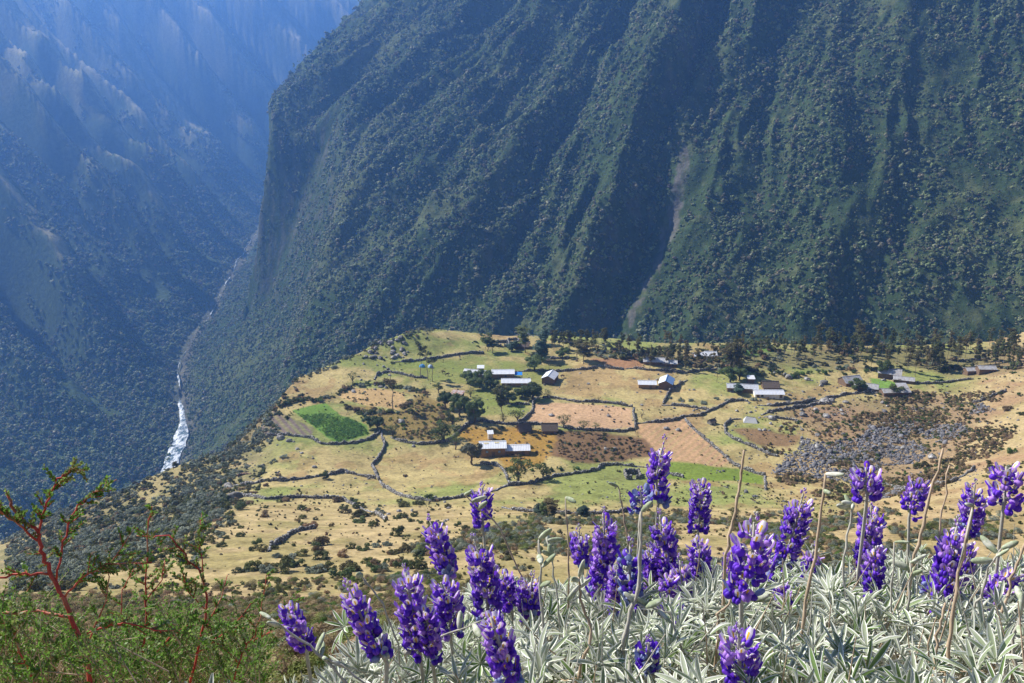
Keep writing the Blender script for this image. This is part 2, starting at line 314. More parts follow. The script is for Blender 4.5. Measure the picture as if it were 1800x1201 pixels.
def _lc(c_, x, y, z, dr, out, nz):
    n1 = fbm(x / 30, y / 30, 1, 4); n2 = fbm(x / 7, y / 7, 3, 4); n3 = fbm(x / 90, y / 90, 5, 3)
    def C(a): return np.array(a)[None, :] * np.ones((len(x), 1))
    def mx(a, b, t): return a + (b - a) * t[:, None]
    if c_ == 0:
        straw = mx(C((.385, .305, .135)), C((.225, .245, .075)), ss(-.25, .3, n1 + .5 * n2)); straw = mx(straw, C((.33, .21, .10)), ss(.25, .5, n2 - n1) * .6)
        tan = mx(C((.41, .31, .155)), C((.29, .235, .10)), ss(-.2, .4, n2 + n1 * .5))
        c = mx(tan, straw, ss(175, 250, y + 20 * n1))
        c = mx(c, C((.30, .20, .115)), (1 - ss(62, 130, y + 40 * n1 + 20 * n2)) * .75); c = c * (1 + .10 * np.sin(z * 2.1 + 3 * n1 + 2 * n3) * ss(90, 130, y))[:, None] * (1 - .22 * ss(.05, .4, fbm(x / 3.2, y / 3.2, 2, 3)))[:, None]
        c = mx(c, C((.26, .17, .10)), (1 - ss(20, 60, y)) * .6)
        s = (x - 95) * .809 - (y - 235) * .588; c = mx(c, mx(tan, C((.33, .20, .115)), ss(-.2, .4, n1 + .5 * n2) * .8), ss(0, 25, s + 8 * n2) * ss(120, 220, y))
        sc_ = mx(C((.16, .14, .07)), C((.33, .25, .13)), ss(-.1, .5, n2 + n1))
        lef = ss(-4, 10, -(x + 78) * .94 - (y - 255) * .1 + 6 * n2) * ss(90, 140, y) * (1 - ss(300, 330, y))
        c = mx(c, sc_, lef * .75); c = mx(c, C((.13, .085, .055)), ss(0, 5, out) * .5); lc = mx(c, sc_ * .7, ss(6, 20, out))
        for pi, (col, poly, soft) in enumerate(PATCH):
            Pp = P(poly); m = 12; b = np.where((x > Pp[:, 0].min() - m) & (x < Pp[:, 0].max() + m) & (y > Pp[:, 1].min() - m) & (y < Pp[:, 1].max() + m))[0]
            if not len(b): continue
            d, _ = seg_dist(x[b], y[b], Pp, True); d = np.where(inside(x[b], y[b], Pp), d, -d) + soft * .8 * n2[b]
            t = ss(-soft * .5, soft * .5, d) * (.93 if soft < 5 else .7)
            if pi in (1, 5, 10): t = t * (.78 + .35 * np.sin((x[b] * (.82, .75, .5)[(1, 5, 10).index(pi)] + y[b] * .5 * (1, -1, 1)[(1, 5, 10).index(pi)]) * 2.6 + 2 * n1[b]))
            lc[b] = lc[b] + (np.array(col)[None, :] * (1 + .22 * n2[b][:, None]) - lc[b]) * t[:, None]
        return lc
    bank = (1 - ss(6, 24, dr + 9 * n2))
    if c_ == 1:
        fl = mx(C((.04, .062, .024)), C((.085, .10, .042)), ss(-.1, .5, n2 + n3))
        steep = ss(1.5, 2.6, nz); fl = mx(fl, C((.085, .08, .07)), steep * ss(-.1, .3, n2) * .6)
        sd, sa = seg_dist(x, y, SCAR); wsc = np.interp(sa, [0, SCL * .35, SCL], [6, 8, 3]); n5 = fbm(x / 5, y / 16, 2, 4); fl = mx(fl, C((.125, .115, .105)), (1 - ss(wsc * .3, wsc, sd + 9 * n2 + 5 * n5)) * ss(-.45, .1, n5 + .3) * .9)
        return mx(fl, C((.16, .14, .11)), bank * .7)
    if c_ == 2:
        wv = lridge(x, y); cr = np.interp(wv, _cw, _cz)
        gr = mx(C((.06, .085, .035)), C((.17, .165, .08)), ss(.0, .5, fbm(x / 60, y / 60, 6, 4) + .9 * ss(-200, 150, z) - .65 + .25 * n2 + .3 * ss(10, 60, cr)))
        gr = mx(gr, C((.32, .28, .16)), (1 - ss(5, 15, crest_d(x, y) + 9 * n2)) * ss(-230, -110, z + 40 * n1) * .9)
        return mx(gr, C((.14, .13, .10)), bank * .6)
    return mx(C((.05, .06, .03)), C((.10, .095, .05)), ss(-.2, .4, n3 + n1))
SCAR_PX = [(1205, 268), (1195, 330), (1180, 400), (1160, 450), (1135, 505), (1118, 545), (1100, 592)]
SCAR = P(SCAR_PX); SCL = np.linalg.norm(np.diff(SCAR, axis=0), axis=1).sum()
def build_terrain():
    rad = np.unique(np.concatenate([np.geomspace(.25, 60, 170), np.arange(60, 150, 1.0), np.arange(150, 460, .85), np.arange(460, 1350, 3.2), np.geomspace(1350, 5600, 170)]))
    az = np.unique(np.concatenate([np.linspace(-35.5, 34.5, 1000), np.arange(-180, -35.5, 3), np.arange(36, 181, 3)])); az = R(1) * az
    A, D = np.meshgrid(az, rad); x = (D * np.sin(A)); y = (D * np.cos(A)); sh = x.shape
    x = x.ravel(); y = y.ravel(); z, k, dr, out, ins = H(x, y, True)
    Z = z.reshape(sh); X = x.reshape(sh); Y = y.reshape(sh)
    gr = np.abs(np.gradient(Z, axis=0) / np.gradient(D, axis=0)); ga = np.abs(np.gradient(Z, axis=1) / (np.gradient(A, axis=1) * D))
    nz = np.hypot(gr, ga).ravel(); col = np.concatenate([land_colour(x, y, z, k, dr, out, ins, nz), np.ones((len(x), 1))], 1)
    V = np.stack([x, y, z], 1); nr, na = sh
    i = np.arange(nr - 1)[:, None] * na + np.arange(na - 1)[None, :]
    Q = np.stack([i, i + 1, i + 1 + na, i + na], -1).reshape(-1, 4)[:, ::-1]
    K = k.reshape(sh)[:-1, :-1].ravel()
    cap = [(0, 0, float(H([0.], [0.])[0]))]
    for cls, nm in ((0, 'ground'), (1, 'mountain_slope'), (2, 'valley_mountain'), (3, 'far_mountain')):
        q = Q[K == cls]; used, inv = np.unique(q, return_inverse=True); q = inv.reshape(-1, 4)
        v = V[used]; cc = col[used]; tri = None
        if cls == 0:
            ring = [int(np.where(used == j)[0][0]) for j in range(na)]; v = np.concatenate([v, cap]); cc = np.concatenate([cc, cc[:1]]); c0 = len(v) - 1
            tri = [(c0, ring[j + 1], ring[j]) for j in range(na - 1)]
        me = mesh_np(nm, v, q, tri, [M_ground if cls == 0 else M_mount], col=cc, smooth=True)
        tag(link(nm, me), kind='structure')
M_ground = mat('ground_cover', attr='land', rough=1, var=.30, scale=.9, bump=.10, bscale=2.2, spec=.05)
M_mount = mat('mountain_cover', attr='land', rough=1, var=.35, scale=.12, bump=2.0, bscale=.16, spec=.03)
def second_noise(m, s, v):
    n = m.node_tree.nodes; l = m.node_tree.links; b = n['Principled BSDF']; src = b.inputs['Base Color'].links[0].from_socket
    tc = n.new('ShaderNodeTexCoord'); t = n.new('ShaderNodeTexNoise'); t.inputs['Scale'].default_value = s; t.inputs['Detail'].default_value = 5; t.inputs['Roughness'].default_value = .7; l.new(tc.outputs['Object'], t.inputs[0])
    mr = n.new('ShaderNodeMapRange'); mr.inputs[1].default_value = .3; mr.inputs[2].default_value = .7; mr.inputs[3].default_value = 1 - v; mr.inputs[4].default_value = 1 + v; l.new(t.outputs[0], mr.inputs[0])
    mm = n.new('ShaderNodeVectorMath'); mm.operation = 'SCALE'; l.new(src, mm.inputs[0]); l.new(mr.outputs[0], mm.inputs['Scale']); l.new(mm.outputs[0], b.inputs['Base Color'])
second_noise(M_ground, 6.0, .22); second_noise(M_mount, .5, .25)
build_terrain()
# river
def build_river():
    m = bpy.data.materials.new('white_water'); m.use_nodes = True; n = m.node_tree.nodes; l = m.node_tree.links; b = n['Principled BSDF']
    tc = n.new('ShaderNodeTexCoord'); mp = n.new('ShaderNodeMapping'); mp.inputs['Scale'].default_value = (.22, .09, .1); t = n.new('ShaderNodeTexNoise'); t.inputs['Scale'].default_value = 1; t.inputs['Detail'].default_value = 6
    t.inputs['Roughness'].default_value = .75; l.new(tc.outputs['Object'], mp.inputs[0]); l.new(mp.outputs[0], t.inputs[0]); cr = n.new('ShaderNodeValToRGB'); e = cr.color_ramp
    e.elements[0].position = .43; e.elements[0].color = (.05, .10, .12, 1); e.elements[1].position = .56; e.elements[1].color = (.9, .92, .94, 1)
    l.new(t.outputs[0], cr.inputs[0]); l.new(cr.outputs[0], b.inputs['Base Color']); b.inputs['Roughness'].default_value = .35
    bp = n.new('ShaderNodeBump'); bp.inputs['Distance'].default_value = 1.2; l.new(t.outputs[0], bp.inputs['Height']); l.new(bp.outputs[0], b.inputs['Normal'])
    al = np.concatenate([np.arange(RL[1], RL[15], 7.0)]); x = np.interp(al, RL, RIVER[:, 0]); y = np.interp(al, RL, RIVER[:, 1])
    tx = np.gradient(x); ty = np.gradient(y); ln = np.hypot(tx, ty); nx, ny = -ty / ln, tx / ln
    V = []; Q = []
    wd = (1 - .75 * ss(1050, 1200, y)) * (1 + 2.0 * vn(al / 40, al * 0, 2)) + 5.5 * (1 - ss(960, 1080, y)) + 3 * (vn(al / 16, al * 0, 6) - .5); off = 7 * (vn(al / 55, al * 0 + 5, 4) - .5) * 2
    for i in range(len(al)):
        for j in range(7):
            u = (j / 6 - .5) * 2 * (1 + .5 * (float(vn(i * .8 + (j > 3) * 50, 1.5, 4)) - .5)); V.append((x[i] + nx[i] * (u * wd[i] + off[i]), y[i] + ny[i] * (u * wd[i] + off[i]), river_z(al[i]) - .3 + (.3 + 1.1 * (1 - u * u)) + .8 * float(vn(i * .9, j * .9, 3))))
            if i and j: a = i * 7 + j; Q.append((a, a - 1, a - 8, a - 7))
    me = mesh_np('river', V, Q, None, [m], smooth=True); tag(link('river', me), kind='structure')
build_river()
# haze: one closed box of even air
def build_haze():
    MBx = MB(); MBx.box((0, 0, 68), (11300, 11300, 880)); m = bpy.data.materials.new('haze'); m.use_nodes = True; n = m.node_tree.nodes; l = m.node_tree.links
    n.remove(n['Principled BSDF']); v = n.new('ShaderNodeVolumePrincipled'); v.inputs['Color'].default_value = (.18, .42, 1, 1); v.inputs['Density'].default_value = HAZE; v.inputs['Anisotropy'].default_value = .5
    l.new(v.outputs[0], n['Material Output'].inputs['Volume']); o = MBx.build('haze', m); tag(o, kind='stuff', label='blue air haze filling the deep valley', cat='haze')
HAZE = .00023
# ------------------------------------------------------------------ foliage
RNG = np.random.RandomState(11)
def leaves(cent, size, out=None, rs=None, asp=1.0, bias=.6):
    """one small four-cornered leaf blade at every centre; out = outward directions"""
    rs = rs or RNG; n = len(cent); nrm = rs.normal(size=(n, 3))
    if out is not None: nrm = nrm * (1 - bias) + out * bias * 1.6
    nrm /= np.linalg.norm(nrm, axis=1, keepdims=True) + 1e-9
    u = np.cross(nrm, rs.normal(size=(n, 3))); u /= np.linalg.norm(u, axis=1, keepdims=True) + 1e-9; v = np.cross(nrm, u)
    s = (np.asarray(size) * rs.uniform(.6, 1.3, n))[:, None]; u = u * s * asp; v = v * s / max(asp, .01) ** .3
    V = np.stack([cent - u, cent - v * .8, cent + u, cent + v * .8], 1).reshape(-1, 3)
    return V, np.arange(4 * n).reshape(-1, 4)
def clump_points(n, clumps, rs):
    """points on the shells of several clumps (x, y, z, r)"""
    c = np.array(clumps, float); p = c[:, 3] ** 2; idx = rs.choice(len(c), n, p=p / p.sum()); d = rs.normal(size=(n, 3)); d /= np.linalg.norm(d, axis=1, keepdims=True)
    d[:, 2] = np.where(d[:, 2] < -.35, -d[:, 2], d[:, 2]); rr = c[idx, 3] * rs.uniform(.72, 1.08, n)
    return c[idx, :3] + d * rr[:, None] * np.array([1, 1, .85]), d
def ico(sub=2):
    import bmesh
    bm = bmesh.new(); bmesh.ops.create_icosphere(bm, subdivisions=sub, radius=1); V = np.array([v.co for v in bm.verts]); T = np.array([[v.index for v in f.verts] for f in bm.faces]); bm.free(); return V, T
ICO2, ICO3 = ico(2), ico(3)
def lumps(sub, amp, fr, seed, rs=None):
    V, T = ICO3 if sub == 3 else ICO2
    n = vn(V[:, 0] * fr + seed * 3.1 + V[:, 2] * fr * .7, V[:, 1] * fr + 7.7 - V[:, 2] * fr * .6, seed) + .5 * vn(V[:, 0] * fr * 2.3 + seed, V[:, 2] * fr * 2.3 + V[:, 1] * 2.1 * fr, seed + 3)
    return V * (1 - amp * .75 + amp * n)[:, None], T
def crown_variant(seed, nleaf, leaf, m, flat=.8, lobes=5, solid=True, spread=.55, rmin=.35, rmax=.6, core=.72):
    rs = np.random.RandomState(seed); cl = []
    for i in range(lobes):
        a = rs.uniform(0, 6.283); d = spread * math.sqrt(rs.uniform(0, 1)); cl.append((d * math.cos(a), d * math.sin(a), flat * rs.uniform(.25, .85), rs.uniform(rmin, rmax)))
    Vs, Qs, Ts, o = [], [], [], 0
    if solid:
        for i, c in enumerate(cl):
            V, T = lumps(2, .5, 2.6, seed + i); V = V * c[3] * core * np.array([1, 1, .85]) + np.array(c[:3]); V[:, 2] = np.maximum(V[:, 2], -.2); Vs.append(V); Ts.append(T + o); o += len(V)
    p, d = clump_points(nleaf, cl, rs); V, Q = leaves(p, leaf, d, rs); Vs.append(V); Qs.append(Q + o)
    return mesh_np('crown', np.concatenate(Vs), np.concatenate(Qs), np.concatenate(Ts) if Ts else None, [m])
def mat_leaf(name, cols, trans=.25, rough=.7, var=.25, scale=1.5, bright=.35, spec=.2):
    m = bpy.data.materials.new(name); m.use_nodes = True; n = m.node_tree.nodes; l = m.node_tree.links; b = n['Principled BSDF']; b.inputs['Roughness'].default_value = rough; b.inputs['Specular IOR Level'].default_value = spec
    oi = n.new('ShaderNodeObjectInfo'); cr = n.new('ShaderNodeValToRGB'); e = cr.color_ramp
    while len(e.elements) < len(cols): e.elements.new(.5)
    for i, c in enumerate(cols): e.elements[i].position = i / max(1, len(cols) - 1); e.elements[i].color = (*c, 1)
    l.new(oi.outputs['Random'], cr.inputs[0]); tc = n.new('ShaderNodeTexCoord'); t = n.new('ShaderNodeTexNoise'); t.inputs['Scale'].default_value = scale; t.inputs['Detail'].default_value = 4; l.new(tc.outputs['Object'], t.inputs[0])
    mr = n.new('ShaderNodeMapRange'); mr.inputs[1].default_value = .3; mr.inputs[2].default_value = .7; mr.inputs[3].default_value = 1 - var; mr.inputs[4].default_value = 1 + var; l.new(t.outputs[0], mr.inputs[0])
    wn = n.new('ShaderNodeTexWhiteNoise'); wn.noise_dimensions = '1D'; l.new(oi.outputs['Random'], wn.inputs['W']); m2 = n.new('ShaderNodeMapRange'); m2.inputs[3].default_value = 1 - bright; m2.inputs[4].default_value = 1 + bright; l.new(wn.outputs[0], m2.inputs[0])
    ml = n.new('ShaderNodeMath'); ml.operation = 'MULTIPLY'; l.new(mr.outputs[0], ml.inputs[0]); l.new(m2.outputs[0], ml.inputs[1])
    mm = n.new('ShaderNodeVectorMath'); mm.operation = 'SCALE'; l.new(cr.outputs[0], mm.inputs[0]); l.new(ml.outputs[0], mm.inputs['Scale']); l.new(mm.outputs[0], b.inputs['Base Color'])
    if trans:
        tr = n.new('ShaderNodeBsdfTranslucent'); l.new(mm.outputs[0], tr.inputs[0]); ms = n.new('ShaderNodeMixShader'); ms.inputs[0].default_value = trans
        l.new(b.outputs[0], ms.inputs[1]); l.new(tr.outputs[0], ms.inputs[2]); l.new(ms.outputs[0], n['Material Output'].inputs[0])
    return m
def scatter(name, pts, scl, meshes, label, cat, tilt=.12, zs=None, rs=None, vi=None):
    rs = rs or RNG; n = len(pts); me = mesh_np(name, pts); o = link(name, me); tag(o, label, cat, kind='stuff')
    a = me.attributes.new('vi', 'INT', 'POINT'); a.data.foreach_set('value', (rs.randint(0, len(meshes), n) if vi is None else vi).astype(np.int32))
    a = me.attributes.new('rot', 'FLOAT_VECTOR', 'POINT'); r = np.stack([rs.normal(0, tilt, n), rs.normal(0, tilt, n), rs.uniform(0, 6.283, n)], 1).astype(np.float32); a.data.foreach_set('vector', r.ravel())
    a = me.attributes.new('scl', 'FLOAT_VECTOR', 'POINT'); k = rs.uniform(.75, 1.25, (n, 3)); k[:, 1] = k[:, 0]; s = (np.asarray(scl)[:, None] * k).astype(np.float32); a.data.foreach_set('vector', s.ravel())
    c = bpy.data.collections.new(name + '_kinds')
    for i, q in enumerate(meshes): c.objects.link(bpy.data.objects.new('%s_kind_%02d' % (name, i), q))
    g = bpy.data.node_groups.new(name + '_nodes', 'GeometryNodeTree'); g.interface.new_socket('Geometry', in_out='INPUT', socket_type='NodeSocketGeometry'); g.interface.new_socket('Geometry', in_out='OUTPUT', socket_type='NodeSocketGeometry')
    N = g.nodes; L = g.links; gi = N.new('NodeGroupInput'); go = N.new('NodeGroupOutput'); ip = N.new('GeometryNodeInstanceOnPoints'); ci = N.new('GeometryNodeCollectionInfo')
    ci.inputs[0].default_value = c; ci.inputs[1].default_value = True; ci.inputs[2].default_value = True
    def at(nm, ty):
        q = N.new('GeometryNodeInputNamedAttribute'); q.data_type = ty; q.inputs[0].default_value = nm; return q.outputs[0]
    L.new(gi.outputs[0], ip.inputs['Points']); L.new(ci.outputs[0], ip.inputs['Instance']); ip.inputs['Pick Instance'].default_value = True
    L.new(at('vi', 'INT'), ip.inputs['Instance Index']); L.new(at('rot', 'FLOAT_VECTOR'), ip.inputs['Rotation']); L.new(at('scl', 'FLOAT_VECTOR'), ip.inputs['Scale']); L.new(ip.outputs[0], go.inputs[0])
    md = o.modifiers.new('scatter', 'NODES'); md.node_group = g; return o
def spread_pts(n, az0, az1, r0, r1, rs, power=2):
    az = R(1) * rs.uniform(az0, az1, n); u = rs.uniform(0, 1, n); r = (r0 ** power + u * (r1 ** power - r0 ** power)) ** (1 / power); return r * np.sin(az), r * np.cos(az)
def in_frame(x, y, z, m=60):
    px, py, d = proj(x, y, z); return (px > -m) & (px < 1800 + m) & (py > -m) & (py < 1201 + m) & (d > 0)
M_for = mat_leaf('forest_leaves', [(.14, .18, .055), (.20, .25, .09), (.11, .16, .06), (.23, .26, .10), (.12, .17, .055), (.27, .27, .15), (.20, .16, .09)], scale=1.2, trans=.1, var=.35, spec=.35, rough=.55)
M_dry = mat_leaf('dry_forest_leaves', [(.08, .085, .04), (.12, .12, .055), (.15, .115, .08), (.09, .105, .045)], trans=.1)
M_grey = mat_leaf('silver_scrub_leaves', [(.20, .23, .16), (.27, .29, .22), (.15, .18, .11)], trans=.2, bright=.25)
M_olive = mat_leaf('olive_scrub_leaves', [(.09, .105, .028), (.13, .14, .035), (.12, .10, .035), (.075, .10, .03)], trans=.25)
M_brown = mat_leaf('brown_scrub_leaves', [(.27, .17, .095), (.34, .24, .13), (.21, .145, .08), (.25, .20, .09)], trans=.35)
M_green = mat_leaf('fresh_green_leaves', [(.07, .13, .02), (.10, .17, .03), (.06, .10, .02)], trans=.3)
M_oln = mat_leaf('near_olive_leaves', [(.15, .19, .05), (.20, .22, .06), (.17, .16, .06)], trans=.3)
M_brn = mat_leaf('near_brown_leaves', [(.30, .20, .12), (.38, .28, .16), (.24, .18, .10), (.30, .26, .13)], trans=.3)
def forest():
    rs = np.random.RandomState(3)
    kinds = [crown_variant(40 + i, 190, .15, M_for, core=.84, flat=1.2 if i % 3 else 1.8, lobes=4 + i % 4, rmin=.3, rmax=.55) for i in range(7)] + [crown_variant(60 + i, 150, .14, M_dry, lobes=5, flat=1.1) for i in range(2)]
    x, y = spread_pts(150000, -25, 34, 470, 1800, rs, 1.5); x2, y2 = spread_pts(9000, -19, -11, 1700, 2800, rs, 2); x = np.concatenate([x, x2]); y = np.concatenate([y, y2]); z, k, dr, out, ins = H(x, y, True)
    e = 4.; zx = H(x + e, y); zy = H(x, y + e); sl = np.hypot(zx - z, zy - z) / e
    sd, sa = seg_dist(x, y, SCAR); wsc = np.interp(sa, [0, SCL * .35, SCL], [7, 11, 3])
    cov = fbm(x / 45, y / 45, 4, 4) + .35 * fbm(x / 300, y / 300, 2, 2)
    ok = (k == 1) & in_frame(x, y, z) & (dr > 5) & (sd > wsc + 4 * cov * 3) & ((sl < 3.2 + cov) | (rs.rand(len(x)) < .75)) & ((cov > -.6) | (rs.rand(len(x)) < .35)) & (out > 1)
    x, y, z, cov = x[ok], y[ok], z[ok], cov[ok]; r = np.hypot(x, y)
    s = np.clip(rs.lognormal(.42, .38, len(x)), .7, 4.2) * (1 + .35 * cov); s = np.where(cov < -.3, s * .5, s)
    vi = np.where(rs.rand(len(x)) < .85 + .2 * cov, rs.randint(0, 7, len(x)), rs.randint(7, 9, len(x)))
    scatter('forest', np.stack([x, y, z - .3 * s], 1), s, kinds, 'dense dark green cloud forest covering the steep gullied mountain behind the village', 'forest', rs=rs, vi=vi)
    x, y = spread_pts(90000, -34, -12, 560, 3600, rs, 1.25); z, k, dr, out, ins = H(x, y, True)
    zx = H(x + e, y); zy = H(x, y + e); sl = np.hypot(zx - z, zy - z) / e
    crv = np.interp(lridge(x, y), _cw, _cz); cov = fbm(x / 60, y / 60, 6, 4) - ss(-200, 120, z) * .5 - .35 * ss(30, 60, crv) * ss(-200, -60, z)
    ok = (k == 2) & in_frame(x, y, z) & (dr > 7) & (cov > -.35 + .3 * (rs.rand(len(x)) - .5)) & (sl < 2.6)
    x, y, z, cov = x[ok], y[ok], z[ok], cov[ok]; s = rs.uniform(1.6, 4.0, len(x)) * (1 + .3 * cov) * np.interp(np.hypot(x, y), [600, 3500], [.9, 1.5])
    scatter('forest', np.stack([x, y, z - .2 * s], 1), s, kinds, 'blue hazy forest patches on the far side of the river gorge', 'forest', rs=rs)
    print('FOREST', len(x))
forest()
def scrub():
    rs = np.random.RandomState(5)
    gk = [crown_variant(80 + i, 330, .11, M_grey, lobes=7, flat=.9, spread=.75, core=.45, rmin=.2, rmax=.45) for i in range(4)]; ok_ = [crown_variant(90 + i, 330, .11, M_olive, lobes=7, flat=1., spread=.75, core=.45, rmin=.2, rmax=.45) for i in range(4)]; bk = [crown_variant(100 + i, 240, .09, M_brown, lobes=5, flat=.6) for i in range(3)]
    x, y = spread_pts(46000, -33, -5, 85, 480, rs, 1.7); z, k, dr, out, ins = H(x, y, True)
    lef = ss(-2, 14, -(x + 78) * .94 - (y - 255) * .1 + 14 * fbm(x / 16, y / 16, 2, 3)) * ss(85, 125, y) * (1 - ss(310, 350, y))
    edge, _ = seg_dist(x, y, np.array(_e)); lef = np.maximum(lef, (1 - ss(1, 7, edge + 5 * fbm(x / 9, y / 9, 3, 3))) * .7 * (y > 180)); lef = np.where(out > 0, .95, lef)
    n = fbm(x / 11, y / 11, 5, 3)
    ok = (k == 0) & in_frame(x, y, z) & (rs.rand(len(x)) < lef * (.45 + .6 * n)) & (out < 60)
    x, y, z, n = x[ok], y[ok], z[ok], n[ok]; vi = np.where(n + .4 * rs.randn(len(x)) > .0, rs.randint(0, 4, len(x)), np.where(rs.rand(len(x)) < .75, 4 + rs.randint(0, 4, len(x)), 8 + rs.randint(0, 3, len(x))))
    scatter('scrub', np.stack([x, y, z - .1], 1), rs.uniform(.5, 1.5, len(x)), gk + ok_ + bk, 'grey green scrub covering the flank that drops into the gorge', 'scrub', rs=rs, vi=vi)
    # scree-side scrub and brown heath on the plateau
    x, y = spread_pts(30000, 3, 34, 215, 420, rs, 2); z = H(x, y); px, py, _ = proj(x, y, z); n = fbm(x / 13, y / 13, 6, 4)
    HE = P([(1340, 790), (1380, 740), (1440, 765), (1560, 700), (1640, 680), (1760, 690), (1790, 760), (1720, 820), (1640, 870), (1500, 880), (1380, 860)])
    d, _ = seg_dist(x, y, HE, True); d = np.where(inside(x, y, HE), d, -d)
    HB = P(PATCH[6][1]); d2, _ = seg_dist(x, y, HB, True); d2 = np.where(inside(x, y, HB), d2, -d2)
    ok = in_frame(x, y, z) & (((d > 0) & (n > -.02 + .25 * (rs.rand(len(x)) - .5))) | ((d2 > 1) & (rs.rand(len(x)) < .35))); x, y, z = x[ok], y[ok], z[ok]
    scatter('heath', np.stack([x, y, z - .05], 1), rs.uniform(.35, 1.0, len(x)), bk + [ok_[0]], 'low brown heath growing over the stony ground right of the fields', 'heath', rs=rs)
    # front slope heath: dense belt at 55-115 m
    fk = [crown_variant(120 + i, 1500, .045, mm, lobes=8, flat=.7, solid=False, rmin=.25, rmax=.5) for i, mm in enumerate([M_oln, M_brn, M_grey, M_oln, M_brn, M_green])]
    x, y = spread_pts(34000, -36, 36, 6, 135, rs, 1.55); z = H(x, y); n = fbm(x / 8, y / 8, 2, 3)
    pr = (1 - ss(62, 128, y + 22 * n + 45 * fbm(x / 26, y / 26, 6, 3))) * (.28 + .6 * ss(-.15, .2, n))
    ok = in_frame(x, y, z, 150) & (rs.rand(len(x)) < pr); x, y, z = x[ok], y[ok], z[ok]; s = rs.uniform(.28, .85, len(x)) * np.interp(y, [6, 30, 110], [.45, .8, 1.25])
    vi = rs.choice(6, len(x), p=[.26, .34, .08, .14, .13, .05])
    scatter('scrub', np.stack([x, y, z - .05], 1), s, fk, 'tangled brown and green scrub on the steep slope below the flowers', 'scrub', rs=rs, vi=vi)
    x, y = spread_pts(24000, -14, 36, 95, 240, rs, 1.8); z = H(x, y); n = fbm(x / 14, y / 14, 3, 3); px, py, _ = proj(x, y, z)
    pr = (ss(0, .25, n + .15 - .12 * (px < 860))) * ss(905, 935, py + 30 * n - .22 * np.maximum(940 - px, 0)) * .75 * (1 - ss(.2, .5, (950 - px) / 800) * .8)
    ok = (rs.rand(len(x)) < pr); x, y, z = x[ok], y[ok], z[ok]; vi = rs.choice(6, len(x), p=[.25, .15, .42, .1, .06, .02])
    scatter('scrub', np.stack([x, y, z - .05], 1), rs.uniform(.4, 1.3, len(x)), fk, 'silver grey scrub behind the tall lupine flowers', 'scrub', rs=rs, vi=vi)
def back_scrub():
    rs = np.random.RandomState(25); kk = [crown_variant(170 + i, 260, .12, mm, lobes=6, flat=1., spread=.7) for i, mm in enumerate([M_olive, M_brown, M_grey, M_tree0, M_tree0])]
    BP = P([(1000, 606), (1150, 612), (1300, 606), (1500, 606), (1790, 604), (1798, 655), (1700, 650), (1600, 655), (1540, 650), (1440, 662), (1330, 660), (1270, 655), (1200, 642), (1060, 632)]); lo, hi = BP.min(0), BP.max(0)
    x = rs.uniform(lo[0], hi[0], 30000); y = rs.uniform(lo[1], hi[1], 30000); n = fbm(x / 16, y / 16, 3, 3); ok = inside(x, y, BP) & (rs.rand(len(x)) < .06 + .9 * np.maximum(n, 0)); x, y = x[ok], y[ok]
    scatter('scrub', np.stack([x, y, H(x, y) - .1], 1), rs.uniform(.6, 1.9, len(x)), kk, 'mixed olive and brown scrub between the eucalyptus trees behind the village', 'scrub', rs=rs)
M_tree0 = mat_leaf('back_scrub_leaves', [(.09, .12, .035), (.12, .13, .05), (.16, .12, .06)], trans=.2)
def tussocks():
    rs = np.random.RandomState(15); kk = [crown_variant(150 + i, 120, .16, mm, lobes=4, flat=.8) for i, mm in enumerate([M_olive, M_brown, M_olive, M_dry])]
    x, y = spread_pts(60000, -26, 34, 105, 430, rs, 1.8); z, k, dr, out, ins = H(x, y, True); n = fbm(x / 20, y / 20, 6, 4); n2 = fbm(x / 5, y / 5, 2, 2)
    ok = ins & (rs.rand(len(x)) < np.clip(.05 + .9 * np.maximum(n + .3 * n2 - .02, 0), 0, .6) * np.interp(y, [110, 220, 260, 430], [1, 1, .22, .22])); x, y, z = x[ok], y[ok], z[ok]
    scatter('tussocks', np.stack([x, y, z], 1), np.clip(rs.lognormal(-1.25, .45, len(x)), .12, .8), kk, 'low grass tussocks and tiny shrubs over the pastures', 'grass', rs=rs)
def crops():
    rs = np.random.RandomState(18); kk = [crown_variant(160 + i, 90, .2, M_crop, lobes=4, flat=1.1, solid=False) for i in range(3)]; Pg = P(PATCH[0][1]); lo, hi = Pg.min(0), Pg.max(0)
    gx, gy = np.meshgrid(np.arange(lo[0], hi[0], .55), np.arange(lo[1], hi[1], .8)); x = gx.ravel() + rs.normal(0, .12, gx.size); y = gy.ravel() + rs.normal(0, .1, gx.size) + .15 * x; n = fbm(x / 6, y / 6, 2, 3)
    d, _ = seg_dist(x, y, Pg, True); ok = inside(x, y, Pg) & (d > .4 + n) & (rs.rand(len(x)) < .9 + n); x, y = x[ok], y[ok]
    scatter('crop_plants', np.stack([x, y, H(x, y)], 1), rs.uniform(.25, .55, len(x)) * (1 + .5 * n[ok]), kk, 'rows of bright green crop plants in the walled plot', 'crops', rs=rs)
